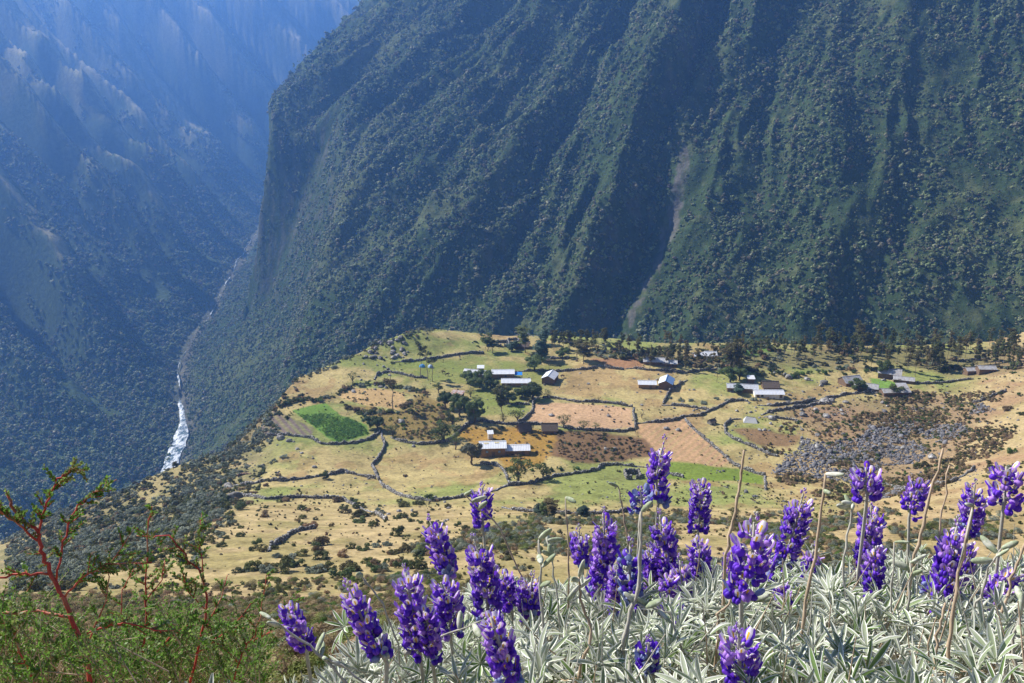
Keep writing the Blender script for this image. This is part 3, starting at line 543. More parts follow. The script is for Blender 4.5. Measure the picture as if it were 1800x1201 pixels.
def weeds():
    rs = np.random.RandomState(28); kk = [crown_variant(180 + i, 200, .13, mm, lobes=6, flat=.9, spread=.7, core=.4) for i, mm in enumerate([M_olive, M_brown, M_green, M_brn, M_oln])]
    for i, dens in ((3, .5), (7, .22), (2, .08), (11, .3)):
        BP = P(PATCH[i][1]); lo, hi = BP.min(0), BP.max(0); nn = int((hi - lo).prod() / 1.1); x = rs.uniform(lo[0], hi[0], nn); y = rs.uniform(lo[1], hi[1], nn); n = fbm(x / 9, y / 9, 3, 3); ok = inside(x, y, BP) & (rs.rand(nn) < dens * (.3 + 2.2 * np.maximum(n + .1, 0))); x, y = x[ok], y[ok]
        scatter('weeds', np.stack([x, y, H(x, y) - .05], 1), rs.uniform(.25, .95, len(x)), kk, ['mixed green and rusty weeds filling the plot beside the crop field', 'low golden weeds around the long adobe house', 'sparse weeds in the orange grass plot', 'brown weeds among the rocks by the rubble field'][(3, 7, 2, 11).index(i)], 'weeds', rs=rs)
M_crop = mat_leaf('crop_leaves', [(.12, .25, .045), (.16, .30, .06), (.17, .25, .05)], trans=.3)
scrub()
back_scrub()
tussocks()
crops()
weeds()
# ------------------------------------------------------------------ village and fields
WALLS = [
 ('long low dry stone wall along the front of the left field', [(408, 855), (450, 850), (495, 846), (540, 841), (580, 835), (602, 830), (625, 835), (660, 842)]),
 ('winding dry stone wall running downhill between the two big pastures', [(670, 760), (676, 780), (672, 795), (665, 807), (654, 819), (660, 832), (667, 845)]),
 ('deeply curved dry stone wall bounding the round front pasture', [(667, 845), (677, 857), (700, 870), (727, 878), (760, 882), (800, 877), (833, 870), (873, 863), (896, 851)]),
 ('short dry stone wall bending below the long adobe house', [(896, 850), (890, 835), (880, 822), (870, 817), (845, 816)]),
 ('dry stone wall below the bright green crop field', [(454, 769), (487, 765), (517, 767), (547, 770), (565, 781), (590, 782), (625, 780), (650, 772), (670, 760)]),
 ('dry stone wall above the round pasture, half hidden by dark trees', [(687, 769), (705, 776), (732, 781), (762, 780), (790, 775), (812, 755), (828, 742)]),
 ('dry stone wall passing behind the two thatched huts', [(828, 742), (850, 740), (867, 744), (890, 746), (910, 746), (932, 745), (955, 746)]),
 ('dry stone wall between the bare dirt field and the brown heath', [(975, 750), (1000, 753), (1045, 757), (1095, 759), (1117, 755)]),
 ('dry stone wall along the top of the bare dirt field', [(939, 699), (975, 700), (1012, 707), (1050, 707), (1087, 711), (1112, 716)]),
 ('short dry stone wall closing the tree side of the dirt field', [(939, 701), (937, 715), (935, 725), (925, 735), (912, 744)]),
 ('short straight dry stone wall closing the far end of the dirt field', [(1113, 718), (1115, 735), (1117, 754)]),
 ('dark dry stone wall rising above the orange ploughed field', [(1120, 745), (1155, 742), (1189, 738), (1202, 732), (1233, 731), (1247, 723), (1267, 715), (1284, 705), (1307, 704), (1320, 708)]),
 ('pale straight dry stone wall beside the orange ploughed field', [(1203, 735), (1215, 751), (1233, 767), (1251, 782), (1269, 798), (1287, 815), (1304, 824), (1330, 833), (1346, 837), (1345, 862)]),
 ('hook shaped dry stone wall open toward the rubble field', [(1300, 737), (1287, 738), (1273, 749), (1275, 762), (1291, 773), (1313, 782), (1338, 793), (1351, 800), (1367, 803)]),
 ('dark dry stone wall above the striped plot by the boulders', [(1338, 730), (1355, 724), (1378, 720), (1404, 716), (1433, 711), (1462, 711)]),
 ('short dry stone wall under the pale canvas shelter', [(1344, 733), (1362, 735), (1389, 738), (1402, 742)]),
 ('dry stone wall across the meadow of grey bushes', [(1164, 713), (1189, 713), (1215, 716), (1238, 720), (1246, 722)]),
 ('dry stone wall in front of the two long tin roofed houses', [(1333, 713), (1355, 714), (1378, 711), (1411, 709), (1433, 702)]),
 ('tumbled dry stone wall beside the blue roofed house', [(1207, 669), (1193, 678), (1178, 687), (1173, 695), (1166, 710)]),
 ('dry stone wall in front of the eucalyptus grove', [(1100, 649), (1115, 648), (1138, 651), (1184, 654), (1207, 656), (1233, 652), (1260, 651)]),
 ('dry stone wall under the rocky knoll at the plateau rim', [(692, 637), (725, 635), (750, 632), (790, 626), (825, 621), (850, 622)]),
 ('dry stone wall behind the row of tin roofed houses', [(905, 654), (940, 652), (970, 654), (1000, 652), (1030, 650), (1050, 647)]),
 ('short dry stone wall beside the tall narrow cypress', [(955, 634), (975, 631), (1000, 630)]),
 ('curving dry stone wall behind the gable end house', [(1050, 642), (1070, 647), (1095, 650)]),
 ('dry stone wall along the far rim by the ruins', [(862, 592), (890, 591), (915, 589), (945, 589)]),
 ('short dry stone wall on the far rim beyond the ruins', [(967, 597), (990, 601), (1010, 604)]),
 ('short dry stone wall below the reddish lone eucalyptus', [(890, 711), (910, 711), (930, 712)]),
 ('crooked dry stone wall above the orange grass plot', [(657, 667), (667, 657), (682, 654), (710, 659), (730, 664), (750, 665)]),
 ('stepped dry stone wall below the heath, meeting the stone pen', [(880, 858), (900, 854), (925, 851), (950, 845), (975, 837), (1000, 835), (1025, 831), (1050, 827), (1060, 819), (1087, 817), (1112, 820), (1140, 822), (1175, 833), (1200, 840)]),
 ('lowest dry stone wall behind the lupine flowers', [(883, 893), (900, 896), (922, 900), (956, 902), (1000, 904), (1050, 904), (1080, 902), (1120, 898)]),
 ('bushy broken dry stone wall below the left field', [(405, 872), (430, 873), (467, 878), (533, 875), (597, 877), (633, 893), (660, 903), (680, 915)]),
 ('straight dry stone wall of the far farmyard', [(1569, 669), (1591, 672), (1622, 675), (1649, 674), (1678, 671), (1711, 667)]),
 ('short dry stone wall on the tan slope at the frame edge', [(1691, 711), (1720, 707), (1747, 695), (1769, 688)]),
 ('curved dry stone wall at the foot of the tan slope', [(1553, 851), (1575, 861), (1613, 859), (1658, 853), (1688, 840), (1711, 825)]),
 ('dry stone wall in the pale clearing among far trees', [(1673, 635), (1711, 633), (1740, 633)]),
 ('ruined diagonal dry stone wall among shrubs on the tan slope', [(470, 970), (500, 947), (530, 933), (553, 930)]),
 ('low dry stone wall below the white farm roofs', [(1430, 706), (1484, 694), (1524, 690), (1545, 692)]),
]
M_stone = mat('wall_stone', (.115, .105, .095), var=.45, scale=1.7, bump=.03, bscale=9, c2=(.46, .45, .43), c2scale=2.3, c2lo=.50, c2hi=.60)
M_rock = mat('boulder_rock', (.20, .185, .17), var=.35, scale=1.2, bump=.08, bscale=3, rnd=.35, c2=(.36, .35, .33), c2scale=1.4, c2lo=.5, c2hi=.65)
M_rub = mat('rubble_rock', (.15, .145, .15), var=.3, scale=1, bump=.04, bscale=4, rnd=.45)
_cube = np.array([(-1, -1, -1), (1, -1, -1), (1, 1, -1), (-1, 1, -1), (-1, -1, 1), (1, -1, 1), (1, 1, 1), (-1, 1, 1)], float) * .5
_cf = np.array([(0, 3, 2, 1), (4, 5, 6, 7), (0, 1, 5, 4), (1, 2, 6, 5), (2, 3, 7, 6), (3, 0, 4, 7)])
def stone_boxes(c, d, yaw, rs, jit=.22):
    n = len(c); v = _cube[None] + rs.uniform(-jit, jit, (n, 8, 3)) * .6; v = v * d[:, None, :]; cs, sn = np.cos(yaw)[:, None], np.sin(yaw)[:, None]
    x = v[..., 0] * cs - v[..., 1] * sn; y = v[..., 0] * sn + v[..., 1] * cs; V = np.stack([x, y, v[..., 2]], -1) + c[:, None, :]
    return V.reshape(-1, 3), (np.arange(n)[:, None, None] * 8 + _cf[None]).reshape(-1, 4)
def stone_wall(label, px, h=1.05, rs=RNG, name='stone_wall'):
    p = G([a[0] for a in px], [a[1] for a in px])[:, :2]; L = np.concatenate([[0], np.cumsum(np.linalg.norm(np.diff(p, axis=0), axis=1))])
    a = np.arange(0, L[-1], .38); x = np.interp(a, L, p[:, 0]); y = np.interp(a, L, p[:, 1]); x = x + .5 * (vn(a / 4, a * 0, 3) - .5); y = y + .5 * (vn(a / 4, a * 0 + 9, 5) - .5)
    tx = np.gradient(x); ty = np.gradient(y); yaw = np.arctan2(ty, tx); nx, ny = -np.sin(yaw), np.cos(yaw); z = H(x, y)
    hh = h * (.5 + .9 * vn(a / 1.6, a * 0 + L[-1], 2)) * np.where(vn(a / 9, a * 0 + 3, 6) < .16, .35, 1); C, D, Y = [], [], []
    for row in range(4):
        for side in (-1, 1):
            k = rs.rand(len(a)) < (.97 if row < 3 else .6); zz = z + hh * (row + .45) / 4 - .05
            off = side * (.17 - .02 * row) + rs.normal(0, .05, len(a)); C.append(np.stack([x + nx * off, y + ny * off, zz + rs.normal(0, .03, len(a))], 1)[k])
            D.append(np.stack([rs.uniform(.3, .62, len(a)), rs.uniform(.24, .4, len(a)), hh / 4 * rs.uniform(.9, 1.5, len(a))], 1)[k]); Y.append((yaw + rs.normal(0, .25, len(a)))[k])
    C.append(np.stack([x, y, z + hh * .3], 1)); D.append(np.stack([np.full(len(a), .95), np.full(len(a), .24), hh * .75], 1)); Y.append(yaw)
    o = C[0][0].copy(); V, Q = stone_boxes(np.concatenate(C) - o, np.concatenate(D), np.concatenate(Y), rs); ob = link(name, mesh_np(name, V, Q, None, [M_stone]), loc=o)
    return tag(ob, label, 'stone wall', 'dry stone walls between the fields', 'thing')
for lb, pp in WALLS: stone_wall(lb, pp, rs=np.random.RandomState(len(lb)))
# ---- buildings
M_adobe = mat('adobe_wall', (.30, .19, .10), var=.25, scale=1.5, bump=.02); M_adobed = mat('dark_adobe_wall', (.17, .11, .07), var=.3, scale=1.5)
M_tin = mat('tin_roof', (.62, .63, .66), rough=.45, var=.12, scale=.8, metal=.25, spec=.5, c2=(.45, .42, .40), c2scale=.9, c2lo=.5, c2hi=.8)
M_tinw = mat('white_tin_roof', (.78, .79, .82), rough=.4, var=.08, scale=.8, metal=.15, spec=.5, c2=(.6, .58, .56), c2scale=.7, c2lo=.55, c2hi=.85)
M_tinb = mat('blue_tin_roof', (.22, .36, .62), rough=.45, var=.1, metal=.2, spec=.5); M_rust = mat('rusty_tin_roof', (.42, .36, .34), rough=.6, var=.3, scale=1.2, c2=(.30, .13, .07), c2scale=.9)
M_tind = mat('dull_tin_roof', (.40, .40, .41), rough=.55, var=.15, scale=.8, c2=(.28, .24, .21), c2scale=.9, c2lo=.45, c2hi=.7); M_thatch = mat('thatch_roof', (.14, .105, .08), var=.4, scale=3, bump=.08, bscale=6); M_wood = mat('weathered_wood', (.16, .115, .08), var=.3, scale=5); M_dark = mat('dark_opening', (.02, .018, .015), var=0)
M_white = mat('white_wall', (.7, .68, .64), var=.1); M_tarp = mat('blue_tarp', (.03, .22, .65), rough=.5, var=.1); M_patch = mat('clear_roof_sheet', (.72, .62, .36), rough=.4, var=.1)
def roof_sheet(mb, a, b, c, d, m=0, corr=True, th=.06):
    """corrugated sheet over the quad a-b (ridge) d-c (eave)"""
    a, b, c, d = map(Vector, (a, b, c, d)); n = max(2, int((b - a).length / .28)) if corr else 2; nm = (b - a).cross(d - a).normalized(); nm = nm if nm.z > 0 else -nm
    up = []; lo = []
    for i in range(n + 1):
        t = i / n; k = nm * (.045 if (i % 2 and corr) else 0); up.append((a.lerp(b, t) + k, d.lerp(c, t) + k)); lo.append((a.lerp(b, t) - nm * th, d.lerp(c, t) - nm * th))
    vs = [p for q in up for p in q] + [p for q in lo for p in q]; o = 2 * (n + 1); fs = []
    for i in range(n):
        j = 2 * i; fs += [(j, j + 2, j + 3, j + 1), (o + j, o + j + 1, o + j + 3, o + j + 2), (j, o + j, o + j + 2, j + 2), (j + 1, j + 3, o + j + 3, o + j + 1)]
    fs += [(0, 1, o + 1, o), (2 * n, o + 2 * n, o + 2 * n + 1, 2 * n + 1)]; mb.add(vs, fs, m)
def gable_part(root, L, W, h, rise, wm, rm, over=.45, rm2=None, mono=False, x0=0, y0=0, z0=0, openings=(), names=('wall', 'roof'), patches=()):
    b = MB(); x, y = L / 2, W / 2; d = -1.2
    if mono:
        vs = [(-x, -y, d), (x, -y, d), (x, y, d), (-x, y, d), (-x, -y, h), (x, -y, h), (x, y, h + rise), (-x, y, h + rise)]; fs = [(0, 1, 5, 4), (1, 2, 6, 5), (2, 3, 7, 6), (3, 0, 4, 7), (4, 5, 6, 7)]
    else:
        vs = [(-x, -y, d), (x, -y, d), (x, y, d), (-x, y, d), (-x, -y, h), (x, -y, h), (x, y, h), (-x, y, h), (-x, 0, h + rise), (x, 0, h + rise)]
        fs = [(0, 1, 5, 4), (2, 3, 7, 6), (1, 2, 6, 9, 5), (3, 0, 4, 8, 7), (4, 5, 9, 8), (6, 7, 8, 9)]
    wob = [(v[0] + x0, v[1] + y0, v[2] + z0) for v in vs]; b.add(wob, fs); wl = b.build(names[0], wm, root)
    r = MB(); e = over; sl = rise / (W if mono else W / 2); t = .07
    def q(px_, py_, pz_): return (px_ + x0, py_ + y0, pz_ + z0 + t)
    if mono: roof_sheet(r, q(-x - e, y + e, h + rise + sl * e), q(x + e, y + e, h + rise + sl * e), q(x + e, -y - e, h - sl * e), q(-x - e, -y - e, h - sl * e), corr=rm is not M_thatch)
    else:
        roof_sheet(r, q(-x - e, 0, h + rise), q(x + e, 0, h + rise), q(x + e, -y - e, h - sl * e), q(-x - e, -y - e, h - sl * e), corr=rm is not M_thatch)
        roof_sheet(r, q(x + e, 0, h + rise), q(-x - e, 0, h + rise), q(-x - e, y + e, h - sl * e), q(x + e, y + e, h - sl * e), m=1 if rm2 else 0, corr=rm is not M_thatch)
        r.box((x0, y0, h + rise + z0 + t + .06), (L + 2 * e, .3, .06))
    rf = r.build(names[1], [rm, rm2 or rm], root)
    for (u, v, du, dv) in patches:
        k = MB(); zc = h + rise - sl * v; roof_sheet(k, q(u - du, -v + dv * .5, zc + sl * dv * .5 + .1), q(u + du, -v + dv * .5, zc + sl * dv * .5 + .1), q(u + du, -v - dv * .5, zc - sl * dv * .5 + .1), q(u - du, -v - dv * .5, zc - sl * dv * .5 + .1), th=.02); k.build('roof_light', M_patch, rf)
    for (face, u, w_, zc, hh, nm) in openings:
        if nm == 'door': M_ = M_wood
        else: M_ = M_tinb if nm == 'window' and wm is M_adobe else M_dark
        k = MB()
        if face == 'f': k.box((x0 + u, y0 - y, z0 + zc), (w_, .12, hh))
        elif face == 'r': k.box((x0 + x, y0 + u, z0 + zc), (.12, w_, hh))
        else: k.box((x0 - x, y0 + u, z0 + zc), (.12, w_, hh))
        op = k.build(nm, M_, root); k = MB(); f = .09
        for sx in (-1, 1):
            if face == 'f': k.box((x0 + u + sx * (w_ / 2 + f / 2), y0 - y - .02, z0 + zc), (f, .16, hh + 2 * f))
            else: k.box((x0 + (x if face == 'r' else -x), y0 + u + sx * (w_ / 2 + f / 2), z0 + zc), (.16, f, hh + 2 * f))
        if face == 'f': k.box((x0 + u, y0 - y - .02, z0 + zc + hh / 2 + f / 2), (w_ + .02, .16, f))
        else: k.box((x0 + (x if face == 'r' else -x), y0 + u, z0 + zc + hh / 2 + f / 2), (.16, w_ + .02, f))
        k.build('frame', M_wood, op)
    return wl, rf
def house_at(name, px, py, rz, label, cat='house'):
    p = G([px], [py])[0]; o = empty(name, (p[0], p[1], p[2]), R(rz)); tag(o, label, cat, None); return o
OPN = (('f', -2.2, .9, .95, 1.9, 'door'), ('f', 1.2, .8, 1.35, .7, 'window'))
# long two part adobe house (front right pasture)
o = house_at('adobe_house', 866, 798, 3, 'long two-level adobe house with pale tin roofs beside the big grey tree')
gable_part(o, 8.6, 5.6, 3.6, 1.1, M_adobe, M_tinw, openings=(('f', -2, .8, 2.1, .8, 'window'), ('f', 2.2, .8, 2.1, .8, 'window'), ('f', .2, .9, .95, 1.9, 'door')), patches=((-2.2, .9, .8, .5), (1.4, .7, .8, .5)))
gable_part(o, 8.2, 4.6, 2.2, .9, M_adobe, M_tinw, x0=8.5, y0=.2, names=('annex_wall', 'annex_roof'), openings=(('f', 2, .9, .95, 1.9, 'door'),))
o = house_at('outhouse', 862, 771, 8, 'tiny pale outhouse standing behind the long adobe house', 'outhouse'); gable_part(o, 1.7, 1.7, 2.2, .5, M_white, M_tinw, over=.25, mono=True, openings=(('r', 0, .7, .95, 1.7, 'door'),))
o = house_at('thatched_hut', 921, 759, 20, 'ragged dark thatched hut nearest the trees', 'hut'); gable_part(o, 4.0, 3.4, 1.5, 1.7, M_adobed, M_thatch, over=.6, openings=(('f', 0, .8, .7, 1.4, 'door'),))
o = house_at('thatched_hut', 966, 759, 0, 'broad smooth thatched hut by the lower corner of the dirt field', 'hut'); gable_part(o, 5.2, 4.0, 1.6, 1.8, M_adobed, M_thatch, over=.5, openings=(('f', -.5, .8, .7, 1.4, 'door'),))
H_ = [ # px, py, rz, L, W, h, rise, wall, roof, roof2, mono, label, openings
 (836, 662, -14, 9.5, 4.5, 2.2, .9, M_adobed, M_tin, None, False, 'grey tin roofed house half behind dark round trees', ()),
 (884, 663, 2, 9.4, 5.0, 2.4, 1.0, M_adobed, M_tinw, None, False, 'long brown walled house with a pale tin roof, behind the blue tarp', OPN),
 (907, 676, 0, 12.0, 4.6, 1.6, 1.0, M_adobe, M_tinw, None, False, 'long low white tin roofed house in front of the blue tarp', ()),
 (967, 670, 72, 7.6, 5.2, 2.4, 1.3, M_adobed, M_tinw, M_tinw, False, 'lone tin roofed house with its gable end toward the camera', ()),
 (1137, 680, -3, 7.2, 4.2, 1.8, .9, M_adobe, M_tinw, None, False, 'small low house left of the blue roofed house', (('f', 1.5, .8, .8, 1.5, 'door'),)),
 (1171, 680, 74, 7.4, 5.6, 2.6, 1.4, M_adobed, M_tinb, M_tinw, False, 'gable end house with one white and one blue roof slope', ()),
 (1304, 687, -8, 12.2, 4.4, 1.9, 1.0, M_adobed, M_tin, None, False, 'long tin roofed house behind the small dark conifer', (('f', -4, .9, .9, 1.7, 'door'),)),
 (1350, 697, -1, 11.6, 4.4, 1.8, 1.0, M_white, M_tinw, None, False, 'long white tin roofed house standing end to end with another', (('f', -4.6, .9, .9, 1.7, 'door'), ('f', -3, .8, 1.1, .8, 'window'), ('f', 4.6, .9, .9, 1.7, 'door'))),
 (1152, 640, -6, 10.5, 4.5, 1.8, 1.2, M_adobed, M_tin, None, False, 'whitish roofed house seen through thin eucalyptus trunks', ()),
 (1177, 643, -6, 6, 4, 1.7, 1.0, M_adobed, M_tin, None, False, 'smaller whitish shed at the end of the eucalyptus house', ()),
 (1230, 630, 2, 5.5, 4, 1.8, 1.0, M_adobed, M_tinw, None, False, 'small far house with a white roof behind the eucalyptus', ()),
 (1248, 629, 2, 5.2, 5, 1.8, 1.3, M_white, M_tinw, None, False, 'squarish far house with a bright white roof in the grove', ()),
 (1494, 675, 15, 8, 6, 1.8, 1.8, M_white, M_tinw, None, False, 'white farm building with a peaked roof by green trees', ()),
 (1522, 684, -22, 9, 5, 1.4, 1.2, M_white, M_tinw, None, False, 'pale farm roof slanting down toward the round bush', ()),
 (1563, 663, -24, 9, 6, 2.4, 1.6, M_adobed, M_tin, None, False, 'grey arched farm roof behind the far green yard', ()),
 (1588, 671, -20, 8, 4.5, 1.4, .8, M_adobed, M_tin, None, False, 'low grey annex running down from the arched farm roof', ()),
 (1572, 693, 4, 11, 4.5, 1.6, .9, M_adobed, M_tin, None, False, 'low grey stone byre at the head of the dirt track', (('f', -3, .9, .8, 1.5, 'door'),)),
 (1584, 688, 0, 4, 3, 2.2, .7, M_white, M_tinw, None, True, 'little white topped shed above the grey byre', ()),
 (1712, 656, 3, 8, 4, 1.8, .8, M_white, M_tin, None, False, 'farthest white farm house behind the tan slope', ()),
 (1732, 655, -3, 7, 4, 2.2, .9, M_white, M_tinw, None, False, 'taller of the two farthest farm houses', ()),
 (804, 700, -20, 4.6, 3.4, 1.9, .7, M_adobed, M_rust, None, True, 'old shed with a rusty patched roof among dark trees', (('f', .5, .9, .8, 1.5, 'door'),)),
 (1319, 674, 0, 2.6, 2.2, 2.4, .6, M_adobed, M_tinw, None, True, 'tiny tall shed behind the long tin roofed houses', (('f', 0, .8, .9, 1.6, 'door'),)),
 (845, 652, 0, 2.6, 2.0, 1.6, .5, M_adobed, M_tinw, None, True, 'tiny shed between the two upper houses', ())]
for (px, py, rz, L, W, h, rise, wm, rm, rm2, mono, lb, op) in H_:
    small = L < 5; o = house_at('shed' if small else 'house', px, py, rz, lb, 'shed' if small else 'house'); gable_part(o, L, W, h, rise, wm if px < 1480 else M_adobed, rm if px < 1480 else M_tind, rm2=rm2, mono=mono, openings=op or ((('f', -L * .22, .9, .8, 1.5, 'door'), ('f', L * .2, .7, 1.0, .6, 'window')) if L > 5 and rz < 50 else (('l', 0, .9, .9, 1.7, 'door'), ('f', 0, .8, 1.2, .7, 'window')) if L > 5 else ()), over=.3)
for (px, py, L, W, rz, lb) in [(1353, 683, 6.2, 4.6, 0, 'dark thatched hut behind the long white roofed house'), (917, 611, 7, 4.5, -8, 'dark thatched hut among the far ruins by the big eucalyptus')]:
    o = house_at('thatched_hut', px, py, rz, lb, 'hut'); gable_part(o, L, W, 1.5, 1.7, M_adobed, M_thatch, over=.5, openings=(('f', 0, .8, .7, 1.4, 'door'),))
def pen(px, py, s, rz, label, h=1.5, gap=True, name='stone_pen', cat='stone pen'):
    p = G([px], [py])[0]; rs = np.random.RandomState(int(px)); C, D, Y = [], [], []; q = [(-s, -s), (s, -s), (s, s), (-s, s)]
    for i in range(4):
        a, b = np.array(q[i]), np.array(q[(i + 1) % 4]); L = np.linalg.norm(b - a)
        for t in np.arange(0, L, .4):
            for r in range(5):
                if gap and i == 0 and L * .4 < t < L * .62 and r > 0: continue
                if r > 3 and rs.rand() < .5: continue
                c = a + (b - a) * t / L; C.append((c[0], c[1], h * (r + .4) / 5 - .1)); D.append((rs.uniform(.35, .6), rs.uniform(.4, .6), h / 5 * 1.3)); Y.append(math.atan2(*(b - a)[::-1]) + rs.normal(0, .15))
    V, Q = stone_boxes(np.array(C), np.array(D), np.array(Y), rs); o = link(name, mesh_np(name, V, Q, None, [M_stone]), loc=p); o.rotation_euler.z = R(rz); return tag(o, label, cat)
pen(1112, 838, 2.4, 3, 'square roofless stone pen below the stepped wall', 1.9)
pen(883, 606, 3.2, 5, 'roofless stone ruin near the far rim', 1.6, name='stone_ruin', cat='ruin'); pen(902, 601, 2.6, -4, 'smaller roofless ruin at the far rim', 1.4, name='stone_ruin', cat='ruin')
# tarp, tents, shelter
o = empty('tarp_shelter', G([911], [665])[0]); tag(o, 'bright blue tarp shelter between two long houses', 'tarp'); b = MB()
roof_sheet(b, (-1.7, 1.3, 2.4), (1.7, 1.3, 2.4), (1.7, -1.3, 1.9), (-1.7, -1.3, 1.9), corr=False); b.build('tarp', M_tarp, o)
for sx in (-1.6, 1.6):
    for sy in (-1.2, 1.2): b = MB(); b.tube([(sx, sy, -.1), (sx, sy, 2.1 + sy * .2)], .05); b.build('pole', M_wood, o)
def tent(px, py, rz, col, label):
    o = empty('dome_tent', G([px], [py])[0], R(rz)); tag(o, label, 'tent', 'two camping tents on the pasture'); b = MB(); vs = []; n, m_ = 16, 7
    for j in range(m_):
        f = j / (m_ - 1) * math.pi / 2
        for i in range(n):
            a = 2 * math.pi * i / n; k = 1 + .10 * math.cos(4 * a); vs.append((1.25 * k * math.cos(a) * math.cos(f), 1.1 * k * math.sin(a) * math.cos(f), 1.35 * math.sin(f)))
    fs = [(j * n + i, j * n + (i + 1) % n, (j + 1) * n + (i + 1) % n, (j + 1) * n + i) for j in range(m_ - 1) for i in range(n)]; b.add(vs, fs, 0); b.build('canopy', mat('tent_fabric', col, rough=.6, var=.06), o)
    b = MB(); b.tube([(math.cos(t) * 1.36, -.02, math.sin(t) * 1.40) for t in np.linspace(0, math.pi, 11)], .03, 5); b.build('tent_pole', M_white, o)
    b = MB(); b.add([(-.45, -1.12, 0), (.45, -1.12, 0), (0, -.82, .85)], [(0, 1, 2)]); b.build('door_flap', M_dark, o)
tent(742, 645, 10, (.10, .38, .78), 'bright blue dome tent on the pasture below the knoll'); tent(757, 646, -15, (.32, .42, .58), 'grey blue dome tent beside the brighter one')
o = empty('canvas_shelter', G([1319], [741])[0], R(-12)); tag(o, 'grey canvas shelter in the meadow by the hook shaped wall', 'shelter'); b = MB()
b.add([(-2.6, -1.8, 0), (2.6, -1.8, 0), (2.6, 1.8, 0), (-2.6, 1.8, 0), (-1.6, .2, 1.9), (1.7, .1, 1.7)], [(0, 1, 5, 4), (2, 3, 4, 5), (1, 2, 5), (3, 0, 4), (3, 2, 1, 0)]); b.build('canvas', mat('grey_canvas', (.5, .5, .5), var=.1), o)
b = MB(); b.tube([(-1.6, .2, 1.92), (1.7, .1, 1.72)], .05); b.build('ridge_pole', M_wood, o)
o = house_at('stone_hut', 1251, 745, 30, 'little dark stone hut alone in the pale meadow', 'hut'); gable_part(o, 2.6, 2.2, 1.1, .8, M_stone, M_thatch, over=.2)
def pole(px, py, h, label):
    o = empty('utility_pole', G([px], [py])[0]); tag(o, label, 'pole'); b = MB(); b.tube([(0, 0, -.3), (.03, 0, h * .5), (0, .02, h)], [.11, .09, .07], 8); b.build('post', M_wood, o)
    b = MB(); b.box((0, 0, h - .4), (.9, .09, .09)); b.build('cross_arm', M_wood, o)
pole(965, 655, 5.2, 'thin wooden pole behind the gable end house'); pole(1260, 672, 6, 'grey wooden pole before the dark tree clump')
# horses: one skinned body each
M_horse = mat('horse_coat', (.05, .028, .018), var=.1); M_horse2 = mat('brown_horse_coat', (.13, .06, .03), var=.1)
def horse(px, py, rz, m, label):
    vs = [(0, 0, 1.15), (.45, 0, 1.2), (-.5, 0, 1.15), (.75, 0, 1.35), (1.0, 0, 1.2), (1.15, 0, .85), (1.28, 0, .65), (-.75, 0, 1.1), (-.85, 0, .75)]; ed = [(0, 1), (0, 2), (1, 3), (3, 4), (4, 5), (5, 6), (2, 7), (7, 8)]; rad = [.27, .29, .27, .17, .13, .11, .07, .07, .04]
    for sx, base, fx in ((.5, 1, 0), (-.55, 2, 1)):
        for sy in (-.16, .16):
            i = len(vs); vs += [(sx - .05 * fx, sy, .8), (sx + (-.1 if fx else .02), sy, .45), (sx + (.0 if fx else 0), sy, .05)]; rad += [.12, .06, .055]; ed += [(base, i), (i, i + 1), (i + 1, i + 2)]
    me = bpy.data.meshes.new('horse'); me.from_pydata(vs, ed, []); me.materials.append(m); o = link('horse', me, None, G([px], [py])[0]); o.rotation_euler.z = R(rz)
    mo = o.modifiers.new('skin', 'SKIN')
    for v, r in zip(me.skin_vertices[0].data, rad): v.radius = (r, r)
    me.skin_vertices[0].data[0].use_root = True; s = o.modifiers.new('sub', 'SUBSURF'); s.levels = 1; s.render_levels = 1; tag(o, label, 'horse')
horse(989, 664, 200, M_horse2, 'brown horse grazing beside the gable end house'); horse(780, 657, 160, M_horse, 'dark horse on the pasture near the tents'); horse(786, 661, 20, M_horse, 'second dark horse just in front of the other by the tents')
